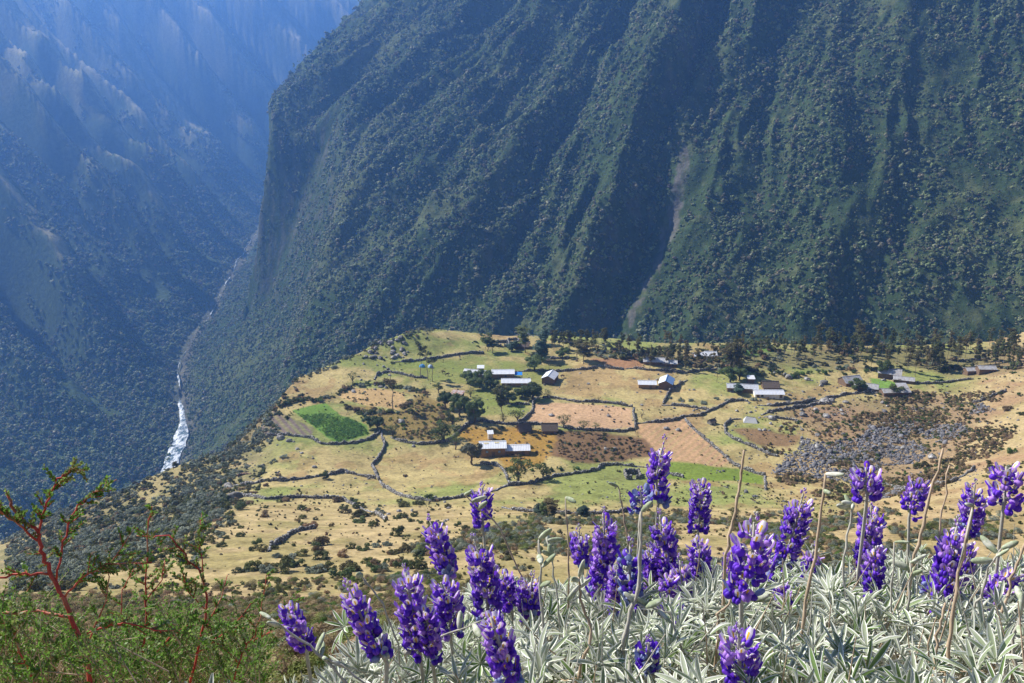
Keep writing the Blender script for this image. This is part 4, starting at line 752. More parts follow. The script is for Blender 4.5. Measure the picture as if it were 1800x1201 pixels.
# ---- rubble field
def rubble():
    rs = np.random.RandomState(9); kinds = []
    for i in range(6):
        V, T = lumps(2, .55, 1.6, 200 + i); V = V * np.array([1, .8, .62]); kinds.append(mesh_np('rock', V, None, T, [M_rub]))
    RB = [P([(1370, 800), (1415, 775), (1455, 782), (1500, 770), (1560, 745), (1610, 730), (1640, 745), (1600, 770), (1640, 790), (1600, 815), (1560, 825), (1545, 850), (1480, 845), (1400, 835), (1360, 840)]),
          P([(1540, 722), (1600, 712), (1640, 716), (1600, 735), (1560, 745)]), P([(1695, 712), (1730, 708), (1745, 720), (1700, 732)]), P([(1610, 770), (1640, 750), (1690, 745), (1720, 762), (1690, 775), (1640, 780)]), P([(1530, 860), (1560, 855), (1590, 865), (1560, 880)])]
    x = rs.uniform(60, 260, 130000); y = rs.uniform(210, 400, 130000); n = fbm(x / 9, y / 9, 4, 3); best = np.full(len(x), -99.)
    for q in RB: d, _ = seg_dist(x, y, q, True); best = np.maximum(best, np.where(inside(x, y, q), d, -d))
    ok = (best + 6 * n > 0) & (n > -.45) | ((best > -30) & (rs.rand(len(x)) < .012)); x, y, best = x[ok], y[ok], best[ok]; z = H(x, y)
    s = rs.lognormal(-1.35, .5, len(x)); s = np.clip(s, .12, 1.3)
    scatter('rubble', np.stack([x, y, z + s * .15], 1), s, kinds, 'wide spill of loose grey rocks right of the walled meadows', 'rubble', tilt=.5, rs=rs)
    # field stones too small and many to count
    x, y = spread_pts(9000, -20, 32, 225, 430, rs, 2); n = fbm(x / 18, y / 18, 1, 3); z, k, dr, out, ins = H(x, y, True); px, py, _ = proj(x, y, z)
    ok = ins & (rs.rand(len(x)) < np.clip(.10 + 1.3 * np.maximum(n - .05, 0) + .5 * ss(1240, 1340, px) * (1 - ss(1520, 1560, px)) * (py < 780), 0, 1)); x, y, z = x[ok], y[ok], z[ok]
    scatter('field_rocks', np.stack([x, y, z + .05], 1), np.clip(rs.lognormal(-1.75, .4, len(x)), .08, .6), kinds, 'small stones strewn over the pastures', 'stones', tilt=.5, rs=rs)
rubble()
# ------------------------------------------------------------------ trees
M_bark = mat('tree_bark', (.13, .10, .075), var=.3, scale=6, bump=.02); M_euc = mat('eucalyptus_bark', (.26, .21, .16), var=.3, scale=4)
M_eucl = mat_leaf('eucalyptus_leaves', [(.13, .165, .055), (.17, .17, .06), (.20, .155, .065), (.12, .15, .055)], trans=.35); M_tree = mat_leaf('tree_leaves', [(.10, .14, .04), (.12, .155, .05), (.085, .12, .04)], trans=.3)
M_treel = mat_leaf('light_tree_leaves', [(.11, .14, .035), (.13, .15, .045)], trans=.25); M_tgrey = mat_leaf('grey_tree_leaves', [(.10, .11, .075), (.12, .12, .085)], trans=.15); M_teal = mat_leaf('blue_green_leaves', [(.07, .11, .07), (.06, .095, .065)], trans=.15)
def limb(mb, a, b, r0, r1, rs, n=5, bend=.08, m=0):
    a = np.array(a, float); b = np.array(b, float); L = np.linalg.norm(b - a); pts = []
    for i in range(n + 1):
        t = i / n; p = a + (b - a) * t + rs.normal(0, bend * L, 3) * math.sin(t * math.pi) * .5; pts.append(tuple(p))
    mb.tube(pts, [r0 + (r1 - r0) * i / n for i in range(n + 1)], 6, m); return pts
def round_tree(seed, m, nl=2200, leaf=.030, lobes=13, bare=0):
    """unit-height broad tree: (trunk mesh, crown mesh)"""
    rs = np.random.RandomState(seed); mb = MB(); limb(mb, (0, 0, -.08), (0, 0, .34), .05, .035, rs); cl = []
    for i in range(lobes):
        a = i * 2.4 + rs.uniform(-.4, .4); d = rs.uniform(.12, .42) if i else 0; z = rs.uniform(.28, .80) - d * .12; c = (d * math.cos(a), d * math.sin(a), z); cl.append((*c, rs.uniform(.12, .20)))
        limb(mb, (0, 0, rs.uniform(.18, .32)), c, .022, .007, rs, 4)
    p, dd = clump_points(nl, cl, rs); p += rs.normal(0, .015, p.shape); V, Q = leaves(p, leaf, dd, rs); Vs = [V]; Qs = [Q]; Ts = []; o = len(V)
    for i, c in enumerate(cl):
        if bare: break
        V, T = lumps(2, .6, 2.5, seed + i); Vs.append(V * c[3] * .7 + np.array(c[:3])); Ts.append(T + o); o += len(V)
    return mb.build('trunk', M_bark, link_it=False, smooth=True), mesh_np('crown', np.concatenate(Vs), np.concatenate(Qs), np.concatenate(Ts) if Ts else None, [m])
def euc_tree(seed, m, sparse=1.3, top=.5, lean=.04, lobes=15):
    rs = np.random.RandomState(seed); mb = MB(); tip = (rs.normal(0, lean), rs.normal(0, lean), .93); sp = limb(mb, (0, 0, -.04), tip, .0085, .003, rs, 8, .03); cl = []
    for i in range(lobes):
        z = 1 - top * 1.25 * rs.uniform(0.02, 1) ** 1.3; a = rs.uniform(0, 6.28); d = rs.uniform(.01, .10) * (1.2 - 1.1 * abs(z - .72)); b = (tip[0] * z, tip[1] * z, z - .08); c = (tip[0] * z + d * math.cos(a), tip[1] * z + d * math.sin(a), z); limb(mb, b, c, .005, .002, rs, 3); cl.append((*c, rs.uniform(.02, .05)))
    p, dd = clump_points(int(900 * sparse), cl, rs); p += rs.normal(0, .014, p.shape); V, Q = leaves(p, .015, dd, rs, asp=1.5)
    return mb.build('trunk', M_euc, link_it=False, smooth=True), mesh_np('crown', V, Q, None, [m])
def column_tree(seed, m):
    rs = np.random.RandomState(seed); mb = MB(); limb(mb, (0, 0, -.05), (0, 0, .9), .02, .005, rs); cl = [(rs.normal(0, .03), rs.normal(0, .03), z, .11 * math.sin(math.pi * min(1, (z - .05) / .95)) ** .6 * rs.uniform(.7, 1.1)) for z in np.linspace(.2, .94, 11)]
    p, dd = clump_points(1500, cl, rs); V, Q = leaves(p, .02, dd, rs); return mb.build('trunk', M_bark, link_it=False, smooth=True), mesh_np('crown', V, Q, None, [m])
KT = {'round': [round_tree(i, M_tree) for i in (1, 2, 3)], 'light': [round_tree(i, M_treel, 1100, .03, 8, 1) for i in (4, 5)], 'grey': [round_tree(i, M_tgrey, 1400, .03, 10) for i in (6,)], 'sparse': [round_tree(i, M_tree, 500, .026, 9, 1) for i in (7, 8)],
      'bare': [round_tree(9, M_tgrey, 160, .02, 8, 1)], 'euc': [euc_tree(20 + i, M_eucl) for i in range(5)], 'eucthin': [euc_tree(30 + i, M_eucl, .45, .3, lobes=5) for i in range(3)], 'eucfull': [euc_tree(36 + i, M_eucl, 2.2, .5, lobes=18) for i in range(2)], 'column': [column_tree(50, M_teal)]}
def tree(kind, p, h, wx, label, rz=None, group=None, name=None):
    rs = random.Random(int(p[0] * 37 + p[1] * 91)); tk, cr = rs.choice(KT[kind]); name = name or ('eucalyptus_tree' if kind.startswith('euc') else 'tree'); o = empty(name, (p[0], p[1], p[2] - .05), rs.uniform(0, 6.28) if rz is None else rz)
    o.scale = (wx, wx, h); tag(o, label, 'tree', group); link('trunk', tk, o); link('crown', cr, o); return o
def pxh(px, py, hpx):
    """ground point and the height in metres that spans hpx pixels there"""
    p = G([px], [py])[0]; return p, hpx * (proj(*p)[2]) / F / .93
TL = [('round', 937, 703, 26, 38, 'broad tree at the corner of the dirt field wall'), ('round', 918, 699, 18, 26, 'smaller tree touching the broad one above the dirt field'), ('sparse', 963, 699, 13, 15, 'thin little tree above the dirt field wall'), ('round', 940, 652, 24, 34, 'round dark tree by the wall behind the houses'),
 ('round', 822, 674, 20, 26, 'leftmost dark tree in front of the grey roofed house'), ('round', 843, 682, 26, 34, 'big dark tree in front of the grey roofed house'), ('round', 862, 686, 20, 24, 'dark tree beside the long low white roofed house'), ('round', 893, 709, 24, 30, 'dark spreading tree above the short wall, under the reddish eucalyptus'),
 ('sparse', 910, 742, 24, 30, 'loose green tree above the ragged thatched hut'), ('sparse', 885, 744, 16, 14, 'small tree at the foot of the reddish eucalyptus'), ('sparse', 991, 753, 24, 24, 'open crowned tree beside the broad thatched hut'), ('sparse', 1026, 755, 15, 20, 'low loose tree on the wall under the dirt field'), ('sparse', 1047, 755, 11, 16, 'smallest tree on the wall under the dirt field'),
 ('round', 783, 717, 26, 26, 'dark tree left of the rusty roofed shed'), ('round', 808, 731, 34, 32, 'tall dark tree just below the rusty roofed shed'), ('round', 835, 744, 40, 32, 'tallest dark tree over the winding wall bend'), ('sparse', 827, 698, 15, 18, 'small tree right of the rusty roofed shed'), ('light', 795, 750, 26, 22, 'light green tree between the dark ones'), ('light', 779, 774, 26, 48, 'wide light green tree above the round pasture wall'),
 ('sparse', 801, 790, 30, 22, 'dark loose tree left of the adobe house'), ('grey', 829, 817, 38, 36, 'big grey tree against the corner of the adobe house'), ('light', 911, 846, 36, 44, 'large light green tree below the adobe house annex'), ('light', 955, 843, 28, 28, 'smaller light green tree on the stepped wall'),
 ('light', 771, 691, 17, 16, 'little bright green tree on the upper meadow'), ('bare', 747, 688, 16, 14, 'nearly bare thin tree beside the bright green one'), ('sparse', 620, 674, 20, 16, 'sparse tree standing on the hedge above the green crop'), ('round', 650, 752, 20, 22, 'dark round tree left at the junction of walls'), ('round', 664, 756, 22, 22, 'dark round tree at the junction of walls'), ('sparse', 690, 766, 18, 24, 'bright loose tree right of the wall junction'),
 ('round', 571, 842, 12, 14, 'small dark round tree on the front wall'), ('bare', 1052, 706, 11, 12, 'tiny bare tree on the dirt field top wall'), ('bare', 1128, 735, 16, 16, 'grey bare tree at the corner of the orange ploughed field'), ('round', 989, 629, 16, 20, 'small round tree by the short upper wall'), ('bare', 1117, 760, 15, 12, 'leafless bush tree at the lower corner of the dirt field'),
 ('column', 954, 635, 42, 40, 'tall narrow cypress by the upper wall'), ('column', 955, 605, 30, 26, 'bluish narrow tree on the far rim'), ('column', 1297, 693, 19, 26, 'dark little conifer before the long roofs'), ('column', 898, 617, 17, 22, 'bluish cone tree by the far ruins'), ('column', 907, 613, 16, 20, 'second bluish cone tree touching the far thatched hut'),
 ('eucfull', 924, 620, 45, 60, 'large dark eucalyptus towering over the far ruins'), ('euc', 857, 618, 30, 48, 'round topped eucalyptus left of the far ruins'), ('eucfull', 866, 620, 22, 50, 'low bushy eucalyptus beside the round topped one'), ('eucfull', 1014, 634, 36, 56, 'bushy twin crowned eucalyptus, nearer the cypress'), ('eucfull', 1026, 640, 36, 56, 'bushy twin crowned eucalyptus, nearer the long wall'), ('euc', 884, 744, 78, 60, 'tall reddish eucalyptus alone above the thatched huts'),
 ('eucthin', 691, 720, 74, 62, 'tallest lone thin eucalyptus in the orange grass plot'), ('eucthin', 740, 664, 56, 44, 'thin eucalyptus in front of the bright blue tent'), ('eucthin', 753, 669, 58, 44, 'thin eucalyptus between the two tents'), ('eucthin', 760, 671, 56, 44, 'thin eucalyptus on the far side of the tents'),
 ('eucfull', 1284, 656, 52, 72, 'dark bushy eucalyptus at the end of the grove'), ('eucfull', 1270, 650, 44, 60, 'second dark eucalyptus at the end of the grove'), ('eucfull', 1290, 660, 62, 50, 'tallest eucalyptus at the grove end by the pole'),
 ('round', 1283, 672, 26, 34, 'very dark low tree just behind the wooden pole'), ('round', 1300, 668, 20, 26, 'dark tree between the pole and the tiny tall shed'), ('column', 945, 905, 20, 26, 'dark upright tree behind the lowest wall'), ('eucfull', 975, 912, 36, 60, 'tallest green tree behind the lowest wall'), ('column', 1026, 908, 22, 30, 'last dark upright tree behind the lowest wall'), ('round', 962, 910, 22, 24, 'bushy olive tree behind the lowest wall'),
 ('eucfull', 1284, 925, 34, 46, 'dark green young eucalyptus among silver scrub'), ('round', 1508, 688, 20, 28, 'round olive tree in front of the slanting pale roof'), ('light', 1573, 695, 20, 24, 'bright green tree before the grey byre'), ('round', 1552, 662, 26, 26, 'dark leafy tree left of the arched farm roof')]
_pp = G([t[1] for t in TL], [t[2] for t in TL])
for (kd, px, py, h, w_, lb), p in zip(TL, _pp):
    s = proj(*p)[2] / F; bs = 1.22 if kd in ('round', 'light', 'sparse', 'grey') else 1; h, w_ = h * bs, w_ * bs; hm = h * s / .95; tree(kd, p, hm, w_ * s / (1.0 if kd in ('round', 'light', 'grey', 'sparse', 'bare') else .28 if kd != 'column' else .25) * (1 if kd in ('round', 'light', 'grey', 'sparse', 'bare') else .75 if kd == 'column' else .55), lb, name={'column': 'conifer_tree'}.get(kd))
# ---- relational labels: kind + side + landmark + how near
LMK = [('the stone pen', 1112, 835), ('the long adobe house', 890, 795), ('the broad thatched hut', 966, 755), ('the lone gable house', 967, 664), ('the blue roofed house', 1171, 674), ('the long white roofed house', 1349, 694), ('the grey canvas shelter', 1319, 738), ('the lowest stone wall', 1000, 903),
       ('the blue tent', 742, 643), ('the rusty roofed shed', 804, 698), ('the green crop field', 580, 740), ('the wall junction trees', 665, 755), ('the front field wall', 520, 845), ('the bushy broken wall', 520, 875), ('the ruined diagonal wall', 515, 945), ('the rocky knoll', 690, 605), ('the far ruins', 892, 603), ('the white farm building', 1494, 670),
       ('the arched farm roof', 1565, 660), ('the grey byre', 1572, 690), ('the rubble field', 1500, 810), ('the curved slope wall', 1620, 858), ('the short slope wall', 1730, 704), ('the round front pasture', 770, 850), ('the brown heath', 1060, 785), ('the orange ploughed field', 1215, 775), ('the hook shaped wall', 1290, 760), ('the striped plot', 1465, 730), ('the orange grass plot', 655, 700),
       ('the eucalyptus grove', 1180, 645), ('the small dark pit', 430, 834), ('the farthest farm houses', 1720, 655), ('the dark hedge clump', 560, 975), ('the sandy strip', 420, 1030), ('the gorge rim scrub', 300, 930), ('the blue tarp', 911, 664), ('the pale straight wall', 1260, 790), ('the tall cypress', 954, 635), ('the young eucalyptus', 1284, 920), ('the wooden pole', 1260, 668), ('the dirt track', 1640, 700)]
_lp = G([a[1] for a in LMK], [a[2] for a in LMK]); ORD = ['nearest', 'second nearest', 'third nearest', 'fourth nearest', 'fifth nearest', 'sixth nearest', 'seventh nearest', 'eighth nearest', 'ninth nearest', 'tenth nearest'] + [a + ' nearest' for a in ('eleventh', 'twelfth', 'thirteenth', 'fourteenth', 'fifteenth', 'sixteenth', 'seventeenth', 'eighteenth', 'nineteenth', 'twentieth')] + ['twenty-%s nearest' % a for a in ('first', 'second', 'third', 'fourth', 'fifth', 'sixth', 'seventh', 'eighth', 'ninth')]
def relational(items):
    """items: list of [object, noun phrase]; sets a label telling each apart by landmark, side and nearness"""
    rows = {}
    for o, ph in items:
        d = [(o.location.x - q[0]) ** 2 + (o.location.y - q[1]) ** 2 for q in _lp]; i = int(np.argmin(d)); dx, dy = o.location.x - _lp[i][0], o.location.y - _lp[i][1]
        side = ('beyond' if dy > 0 else 'in front of') if abs(dy) > abs(dx) else ('riverward of' if dx < 0 else 'uphill of' if LMK[i][1] > 1300 else 'inland of'); rows.setdefault((ph, side, LMK[i][0]), []).append((d[i], o))
    for (ph, side, lm), v in rows.items():
        v.sort(key=lambda a: a[0])
        for k, (dd, o) in enumerate(v): o['label'] = '%s %s %s' % (ph, side, lm) if len(v) == 1 else '%s %s %s, %s' % (ph, side, lm, ORD[min(k, len(ORD) - 1)])
# ---- eucalyptus groves
rs = np.random.RandomState(21); items = []
BANDS = [(968, 1078, 612, 619, 17, 34, 8), (1080, 1130, 618, 628, 6, 34, 8), (1120, 1200, 634, 654, 22, 32, 10), (1200, 1300, 628, 656, 22, 34, 10), (1300, 1410, 620, 640, 16, 32, 12), (1110, 1400, 606, 624, 18, 26, 10), (1410, 1500, 612, 632, 18, 32, 12), (1500, 1560, 608, 650, 24, 34, 12), (1440, 1800, 604, 626, 28, 30, 18), (1560, 1800, 612, 650, 44, 38, 16), (1590, 1660, 640, 664, 10, 44, 8), (1740, 1800, 636, 652, 8, 40, 8), (1000, 1060, 598, 606, 10, 24, 6), (850, 960, 584, 590, 5, 16, 4)]
for (x0, x1, y0, y1, n, h, dh) in BANDS:
    X = rs.uniform(x0, x1, n); Y = rs.uniform(y0, y1, n); Pq = G(X, Y); zz, kk, _, oo, ii = H(Pq[:, 0], Pq[:, 1], True)
    for i in range(n):
        if kk[i] != 0 or oo[i] > 30: continue
        s = proj(*Pq[i])[2] / F; hh = rs.normal(h, dh * .5); kd = rs.choice(['euc', 'eucthin', 'eucfull'], p=[.5, .15, .35]); o = tree(kd, Pq[i], max(14, hh) * s, max(14, hh) * s * rs.uniform(1.0, 1.5), '', group='eucalyptus trees behind the village')
        items.append([o, ('slim bare-stemmed' if kd == 'eucthin' else 'bushy' if kd == 'eucfull' else 'olive crowned') + ' eucalyptus'])
relational(items); print('EUC', len(items))
# ---- bushes (individuals)
def mk_bush(seed, m, n=900, leaf=.07, lobes=9, flat=.75):
    rs = np.random.RandomState(seed); me = crown_variant(seed, n, leaf, m, flat=flat, lobes=lobes, solid=True, rmin=.2, rmax=.42, spread=.75, core=.45); return me
KB = {'olive': [mk_bush(300 + i, M_olive) for i in range(4)], 'grey': [mk_bush(310 + i, M_grey, flat=.6) for i in range(2)], 'brown': [mk_bush(320 + i, M_brown) for i in range(2)], 'green': [mk_bush(330 + i, M_green) for i in range(2)], 'dark': [mk_bush(340 + i, M_tree) for i in range(2)]}
BW = {'olive': 'olive green', 'grey': 'silver grey', 'brown': 'brown dry', 'green': 'fresh green', 'dark': 'dark green'}
items = []
def bush(kd, x, y, z, s):
    me = KB[kd][rs.randint(len(KB[kd]))]; o = link('bush', me, None, (x, y, z - .12 * s)); k = rs.uniform(.75, 1.1); o.scale = (s, s * rs.uniform(.85, 1.15), s * k); o.rotation_euler.z = rs.uniform(0, 6.28)
    tag(o, None, 'bush', 'bushes dotted over the slopes and field edges'); items.append([o, ('tiny ' if s < .75 else 'small ' if s < 1.15 else 'large ' if s > 1.8 else '') + BW[kd] + ' bush'])
def bushes_px(X, Y, S, kinds, pr):
    Pq = G(X, Y)
    for i in range(len(X)): bush(rs.choice(kinds, p=pr), *Pq[i], S[i])
def along(pl, step, jit, s0, s1, kinds, pr):
    pl = np.array(pl, float); L = np.concatenate([[0], np.cumsum(np.linalg.norm(np.diff(pl, axis=0), axis=1))]); a = np.arange(0, L[-1], step); X = np.interp(a, L, pl[:, 0]) + rs.normal(0, jit, len(a)); Y = np.interp(a, L, pl[:, 1]) + rs.normal(0, jit * .5, len(a)); bushes_px(X, Y, rs.uniform(s0, s1, len(a)), kinds, pr)
along([(495, 712), (520, 706), (560, 703), (590, 696), (608, 684), (635, 676), (665, 678), (700, 682), (735, 688), (748, 694)], 9, 2.5, 1.3, 2.6, ['olive', 'dark', 'grey', 'brown'], [.35, .35, .15, .15])
along([(598, 708), (620, 722), (645, 728), (675, 726), (700, 722), (725, 706)], 8, 3, 1.1, 2.2, ['olive', 'grey', 'brown'], [.3, .4, .3])
along([(385, 650 + 150), (440, 790)], 12, 3, .9, 1.4, ['grey', 'olive'], [.5, .5])
along([(420, 1008), (455, 1003), (500, 1000), (540, 1005), (580, 1003), (640, 1002), (690, 1000), (720, 990)], 15, 8, 1.3, 2.3, ['olive', 'dark', 'brown', 'grey'], [.4, .25, .2, .15])
along([(480, 975), (530, 982), (580, 975), (640, 965), (690, 960)], 22, 9, 1.2, 2.1, ['olive', 'dark', 'brown', 'grey'], [.35, .25, .2, .2])
along([(605, 880), (640, 890), (680, 905), (720, 918), (780, 925), (840, 935)], 20, 5, .8, 1.5, ['olive', 'dark', 'grey'], [.45, .2, .35])
along([(1310, 650), (1380, 660), (1440, 655), (1500, 650), (1560, 655)], 14, 8, 1.3, 2.6, ['dark', 'green', 'olive', 'grey'], [.35, .3, .2, .15])
along([(1190, 625), (1300, 632), (1420, 638), (1530, 640)], 26, 7, 1.3, 2.4, ['dark', 'olive', 'grey'], [.4, .3, .3])
along([(1060, 628), (1130, 625), (1180, 632)], 17, 4, 1.0, 2.0, ['grey', 'olive', 'brown'], [.5, .3, .2])
along([(1180, 700), (1240, 706), (1300, 702), (1400, 700), (1440, 694)], 20, 4, .9, 2.0, ['grey', 'brown'], [.75, .25])
def scat(n, x0, x1, y0, y1, s0, s1, kinds, pr, thr=-9, fr=45):
    X = rs.uniform(x0, x1, n * 6); Y = rs.uniform(y0, y1, n * 6); ok = fbm(X / fr, Y / fr * 2, 5, 3) > thr; X, Y = X[ok][:n], Y[ok][:n]; bushes_px(X, Y, rs.uniform(s0, s1, len(X)), kinds, pr)
scat(84, 330, 790, 880, 1000, .9, 2.2, ['olive', 'dark', 'brown'], [.6, .2, .2], .0); scat(12, 200, 640, 1015, 1045, .6, 1.2, ['olive', 'brown'], [.6, .4])
scat(28, 1560, 1800, 690, 850, 1.0, 2.3, ['olive', 'brown', 'grey', 'green'], [.5, .3, .1, .1], -.1); scat(10, 1620, 1800, 655, 690, .7, 1.4, ['green', 'olive'], [.5, .5])
scat(8, 700, 860, 585, 620, .7, 1.4, ['olive', 'dark'], [.5, .5]); scat(12, 690, 800, 690, 775, .8, 1.6, ['green', 'brown', 'grey', 'olive'], [.4, .2, .2, .2]); scat(9, 960, 1150, 770, 815, .5, 1.0, ['grey'], [1.]); scat(6, 880, 1100, 820, 832, .9, 1.5, ['green', 'olive'], [.7, .3])
scat(6, 640, 720, 612, 640, .9, 1.6, ['dark', 'olive'], [.5, .5])
relational(items); print('BUSH', len(items))
# ---- boulders (individuals)
KR = []
for i in range(6): V, T = lumps(3, .5, 1.3, 400 + i); KR.append(mesh_np('boulder', V * np.array([1, .8, .62]), None, T, [M_rock]))
items = []
def boulder(x, y, z, s): o = link('boulder', KR[rs.randint(6)], None, (x, y, z + .22 * s)); o.scale = (s, s * rs.uniform(.8, 1.2), s * rs.uniform(.8, 1.25)); o.rotation_euler = (rs.normal(0, .2), rs.normal(0, .2), rs.uniform(0, 6.28)); tag(o, None, 'boulder', 'grey boulders strewn over the meadows'); items.append([o, ('small ' if s < .5 else 'big ' if s > 1.2 else '') + 'grey boulder'])
def bl_px(n, x0, x1, y0, y1, s0, s1):
    X = rs.uniform(x0, x1, n); Y = rs.uniform(y0, y1, n)
    for p in G(X, Y): boulder(*p, rs.uniform(s0, s1) * rs.uniform(.7, 1))
for px, py, s in [(1387, 665, 2.0), (1447, 675, 1.9), (1419, 668, 1.4), (1449, 707, 2.0), (1462, 706, 1.5), (1487, 708, 1.4), (1413, 731, 1.5), (1452, 733, 1.3), (1358, 737, 1.5), (1439, 788, 1.8), (1171, 754, 1.1), (1192, 757, 1.1), (970, 731, 1.1), (1070, 732, .9), (402, 856, 1.6), (415, 877, 2.4), (494, 772, 1.6), (508, 776, 1.2), (436, 820, .8), (462, 819, .8), (553, 822, .9), (610, 831, .9), (523, 790, .8), (530, 797, .7), (1065, 790, .9), (1080, 790, .9), (706, 742, 1.3), (727, 785, .9), (1605, 862, 1.3), (1590, 790, 1.6), (1640, 806, 1.5), (1577, 778, 1.5)]: boulder(*G([px], [py])[0], s)
bl_px(42, 1300, 1560, 655, 780, .5, 1.3); bl_px(26, 1150, 1330, 655, 730, .4, .9); bl_px(34, 635, 720, 592, 632, .6, 1.7); bl_px(30, 860, 1200, 655, 735, .3, .8); bl_px(20, 430, 700, 770, 860, .3, .7); bl_px(18, 560, 700, 640, 690, .5, 1.1); bl_px(14, 650, 880, 860, 930, .3, .8); bl_px(14, 900, 1200, 850, 900, .3, .6)
relational(items)
# the small dark pit in the left field
b = MB(); rs2 = np.random.RandomState(4); p = G([430], [836])[0]; C = [(1.9 * math.cos(a) * 1.2, 1.1 * math.sin(a), -.05) for a in np.linspace(.2, 2.9, 12)]; V, Q = stone_boxes(np.array(C), np.full((12, 3), .75), np.linspace(0, 3, 12), rs2, .3); tag(link('earth_bank', mesh_np('earth_bank', V, Q, None, [M_adobed]), loc=p), 'small dark dug bank in the left field', 'earth bank')
# ------------------------------------------------------------------ flowers close to the camera
def flat(name, color, rough=.6, trans=0, var=.15, scale=60, spec=.3, rnd=0): return mat(name, color, rough=rough, var=var, scale=scale, trans=trans, spec=spec, rnd=rnd)
M_fl = [flat('violet_petal', (.19, .055, .68), .5, .35), flat('deep_purple_petal', (.11, .028, .54), .5, .3), flat('lilac_petal', (.50, .27, .82), .55, .35), flat('white_petal', (.78, .72, .80), .6, .3), flat('yellow_petal', (.80, .50, .04), .6, .2), flat('faded_blue_petal', (.26, .31, .55), .6, .25),
        flat('silver_bud', (.52, .52, .46), .9, .15), flat('silver_stem', (.36, .36, .30), .9), flat('green_bud', (.42, .46, .30), .9, .15)]
M_lin = mat('lupine_leaf_face', (.38, .42, .31), rough=.8, var=.2, scale=20, trans=.25, c2=(.24, .31, .15), c2scale=9, c2lo=.5, c2hi=.62); M_led = mat('lupine_leaf_margin', (.80, .80, .73), rough=.9, var=.1, scale=30, trans=.2)
M_lig = mat('green_lupine_leaf', (.17, .26, .09), rough=.8, var=.25, scale=20, trans=.3); M_pod = mat('silver_pod', (.30, .35, .22), rough=.9, var=.25, scale=90, c2=(.5, .5, .42), c2scale=45, c2lo=.45, c2hi=.6); M_dryst = mat('dry_stalk', (.42, .32, .22), rough=.9, var=.3, scale=40); M_silst = mat('woolly_stem', (.40, .38, .32), rough=.9, var=.2, scale=50)
def at(px, py, d):
    r = ray(px, py); return Vector(r * d / (r[1] * math.cos(PITCH) - r[2] * math.sin(PITCH))) + Vector((0, 0, CAMZ))
def sphere_np(nu, nv):
    V = [(0, 0, 1)]; 
    for j in range(1, nv):
        for i in range(nu): a = 2 * math.pi * i / nu; t = math.pi * j / nv; V.append((math.sin(t) * math.cos(a), math.sin(t) * math.sin(a), math.cos(t)))
    V.append((0, 0, -1)); Fq = []
    for i in range(nu): Fq.append((0, 1 + i, 1 + (i + 1) % nu))
    for j in range(nv - 2):
        for i in range(nu): a = 1 + j * nu; Fq.append((a + i, a + nu + i, a + nu + (i + 1) % nu, a + (i + 1) % nu))
    e = len(V) - 1; a = 1 + (nv - 2) * nu
    for i in range(nu): Fq.append((e, a + (i + 1) % nu, a + i))
    return np.array(V), Fq
SPH = sphere_np(7, 5); SPS = sphere_np(5, 4)
def put(mb, VF, M, T, m):
    V = VF[0] @ M.T + T; mb.add(V.tolist(), VF[1], m)
BAN = []; BANF = []
for j in range(4):
    for i in range(6):
        u = (i / 5 - .5) * 2; v = j / 3; wd = math.sin(.35 + v * 2.2) * .95; BAN.append((u * wd * .62, -.28 * abs(u) ** 1.5 - .25 * v * v, v * 1.15 - .12 * u * u * (v > .5)))
for j in range(3):
    for i in range(5): a = j * 6 + i; BANF.append((a, a + 1, a + 7, a + 6))
BAN = np.array(BAN)
def floret(mb, base, o, up, s, stage, rs, tt=.5):
    """pea flower; o outward, up along the stem; stage 0 bud .. 1 open .. 2 fading"""
    t = np.cross(o, up)
    if stage == 0:
        M = np.stack([t * .22 * s, o * .24 * s, (up * .85 + o * .3) * .5 * s], 1); put(mb, SPS, M, base + (up * .3 + o * .35) * s, 6 if rs.rand() < .6 else 2); return
    tilt = rs.normal(0, .25); f = o * math.cos(tilt) + up * math.sin(tilt) * .6 - up * .15; f /= np.linalg.norm(f); n2 = np.cross(t, f); wing = 1 if stage == 1 else 5; q = rs.rand()
    wing = (0 if q < .52 else 1 if q < .92 - .45 * tt else 2) if stage == 1 else (5 if q < .45 else 1 if q < .8 else 7)
    for sd in (-1, 1):                                   # the two wings
        M = np.stack([(t * .9 + up * .2 * sd) * .30 * s, n2 * .42 * s, f * .47 * s], 1); put(mb, SPH, M, base + f * .62 * s + t * sd * .17 * s - n2 * .06 * s, wing)
    M = np.stack([t * .92 * s, -f * .8 * s, (n2 * 1.0 + f * .22) * 1.08 * s], 1); b0 = base + f * .42 * s + n2 * .10 * s; V = BAN @ M.T + b0; o0 = len(mb.V); mb.V += [tuple(v) for v in V]
    fresh = stage == 1 and rs.rand() < .25 + .75 * tt; outer = (0 if rs.rand() < .9 - .7 * tt else 2) if stage == 1 else (5 if rs.rand() < .5 else 1)
    for k, fc in enumerate(BANF):
        j, i = divmod(k, 5); mi = outer
        if fresh and 1 <= i <= 3: mi = 4 if (j < 2 and i == 2) else 3
        if stage == 1 and not fresh and i == 2 and j < 2: mi = 4 if rs.rand() < .7 else 3
        mb.F.append(tuple(a + o0 for a in fc)); mb.M.append(mi)
    put(mb, SPS, np.stack([t * .16 * s, n2 * .16 * s, f * .2 * s], 1), base + f * .14 * s, 6)
def axis_pts(a, b, rs, n=24, bend=.04):
    a, b = np.array(a), np.array(b); L = np.linalg.norm(b - a); w = rs.normal(0, bend * L, 3); return [a + (b - a) * i / n + w * math.sin(math.pi * i / n) for i in range(n + 1)]
